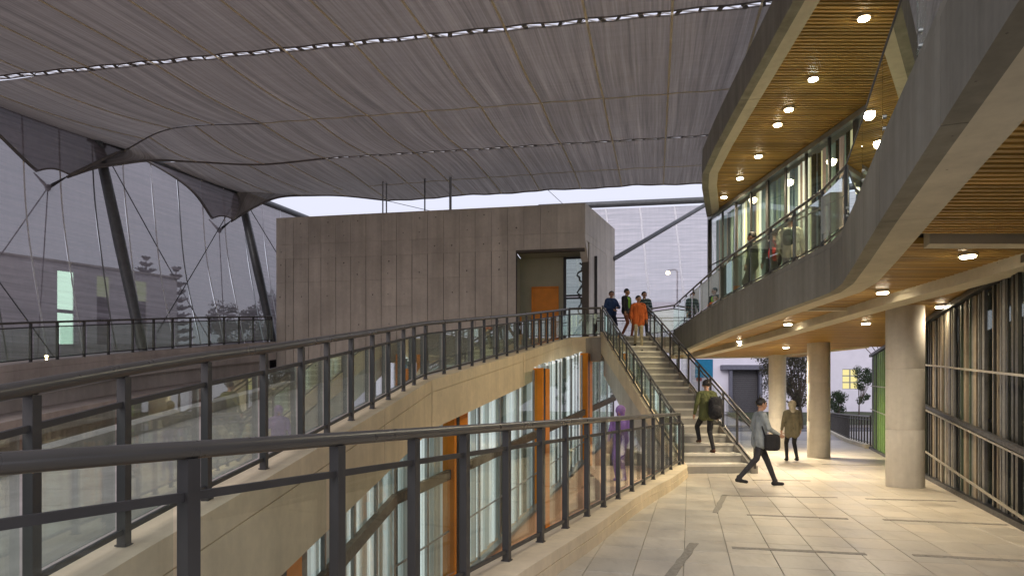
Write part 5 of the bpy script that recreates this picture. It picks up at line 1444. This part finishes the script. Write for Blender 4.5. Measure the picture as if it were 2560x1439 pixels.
def striped(name, c0, c1, sc):
    m, t, o = newmat(name); p = princ(t, o); g = N(t, 'ShaderNodeTexCoord').outputs['Object']
    sp = N(t, 'ShaderNodeSeparateXYZ'); t.links.new(g, sp.inputs[0])
    s = math_(t, 'SINE', math_(t, 'MULTIPLY', sp.outputs[2], sc))
    t.links.new(ramp(t, s, [(.55, c0), (.75, c1)]), p.inputs['Base Color']); p.inputs['Roughness'].default_value = .9; return m
c_str = striped('shirt_striped', (.028, .055, .06), (.17, .24, .24), 55)
def at_px(px, d, z): return Vector(((px - 1280) / F * d, d, z))
def stair_z(y): return max(0, min(ZL, math.floor((y - SB.y) / (ST.y - SB.y) * NST + 1) * RISE))
# four young people at the head of the stair
person(at_px(1528, 25.35, ZL), R(205), 'young person in dark blue sweater leaning at the head of the stair', 1.76, 'stand', c_blue, c_navy, c_black, 0, arms=((-.30, .06, 1.15), (-.10, .24, 1.10), (.30, .06, 1.15), (.08, .26, 1.02)), headturn=-.5, bulky=1.18)
person(at_px(1566, 24.95, ZL), R(225), 'young person in open black jacket over lime green shirt at the stair head', 1.78, 'step', c_black, c_rust, c_black, 1, front=c_lime, headturn=.4, bulky=1.15)
zf = stair_z(23.55)
person(at_px(1596, 23.62, zf), R(176), 'young person in long orange jacket and beige trousers coming down the stair', 1.74, 'step', c_orange, c_beige, c_black, 1, long_top=.13, bulky=1.28, step=(-RISE, 0), front=c_orange, headturn=.5)
person(at_px(1611, 25.7, ZL), R(160), 'young person in teal striped shirt standing at the back of the landing', 1.80, 'stand', c_str, c_dark, c_black, 0, headturn=.6, bulky=1.08)
# climbing person with backpack
cy_ = 16.62
pz = stair_z(16.35); pc = at_px(1768, cy_, pz)
person(pc, R(4), 'person in olive jacket and black trousers climbing the lower steps, seen from behind', 1.76, 'climb', c_olive, c_black, c_brownsh, 0, step=(RISE, 0), long_top=.06, bulky=1.08, lean=.05)
backpack(pc + Vector((.13, 0, -.05)), R(-10), 'large black backpack hanging off the shoulder of the climbing person', c_black, 1.25, 1.13, -.20, .05)
# walking person and bag
wk = Vector(((1898 - 1280) / F * 13.25, 13.25, 0))
person(wk, R(-88), 'person in pale grey shirt striding past the stair foot to the right', 1.70, 'stride', c_grey, c_dark, c_black, 0, arms=((-.27, -.04, 1.13), (-.22, .18, 1.00), (.27, .08, 1.13), (.20, .30, 1.02)), long_top=.08, bulky=1.1, lean=.03)
root = empty('shoulder_bag', wk + Vector((.16, -.24, 0)), 'black shoulder bag at the hip of the walking person', 'bag')
m = MB(); c0 = wk + Vector((.17, -.22, .86)); m.ellipsoid(c0, (.15, .06, .16), 18, 14)
m.v = [tuple(c0[i] + math.copysign(abs((v[i] - c0[i]) / r) ** .5 * r, v[i] - c0[i]) for i, r in enumerate((.15, .06, .16))) for v in m.v]; m.build('bag_body', c_black, root, smooth=True)
m = MB(); m.tube([c0 + Vector((-.13, 0, .1)), c0 + Vector((-.2, .06, .38)), c0 + Vector((-.17, .16, .58)), c0 + Vector((.02, .3, .3)), c0 + Vector((.13, .02, .1))], .016, 6); m.build('strap', c_black, root, smooth='auto')
# hooded person
person(Vector((7.92, 19.3, 0)), R(-6), 'person in khaki coat with pale hood and black trousers walking away', 1.70, 'step', c_kh, c_black, c_black, 0, hood=c_hood, long_top=.14, bulky=1.15)
# gallery people
person(Vector((5.82, 16.5, ZL)), R(60), 'person in dark green jacket behind the gallery balustrade', 1.70, 'stand', c_green2, c_dark, c_black, 1, bulky=1.1)
person(Vector((6.22, 15.25, ZL)), R(-20), 'person in cream jacket walking along the gallery behind the balustrade', 1.74, 'step', c_cream, c_dark, c_black, 1, bulky=1.15)
backpack(Vector((6.16, 15.25, ZL)), R(-20), 'dark backpack on the person in the cream jacket', c_green2, .8, 1.22, -.22)
person(Vector((6.12, 15.95, ZL)), R(20), 'person with a bright red bag on the gallery between two others', 1.62, 'stand', c_dark, c_dark, c_black, 0)
m = MB(); m.ellipsoid((6.02, 15.72, ZL + 1.0), (.13, .07, .16), 14, 10); m.tube([(5.92, 15.72, ZL + 1.1), (6.02, 15.78, ZL + 1.34), (6.12, 15.72, ZL + 1.1)], .014, 6)
tag(m.build('red_bag', c_red, smooth=True), 'bright red bag carried on the gallery', 'bag')
# purple figure in the sunken court
person(Vector((2.42, 15.2, -.10)), R(150), 'small person dressed all in purple in the sunken court below the stair', 1.66, 'stand', c_purple, c_purple, c_purple, 0, hood=c_purple, arms=((-.27, .03, 1.15), (-.34, .16, 1.0), (.25, .03, 1.13), (.26, .10, .90)))
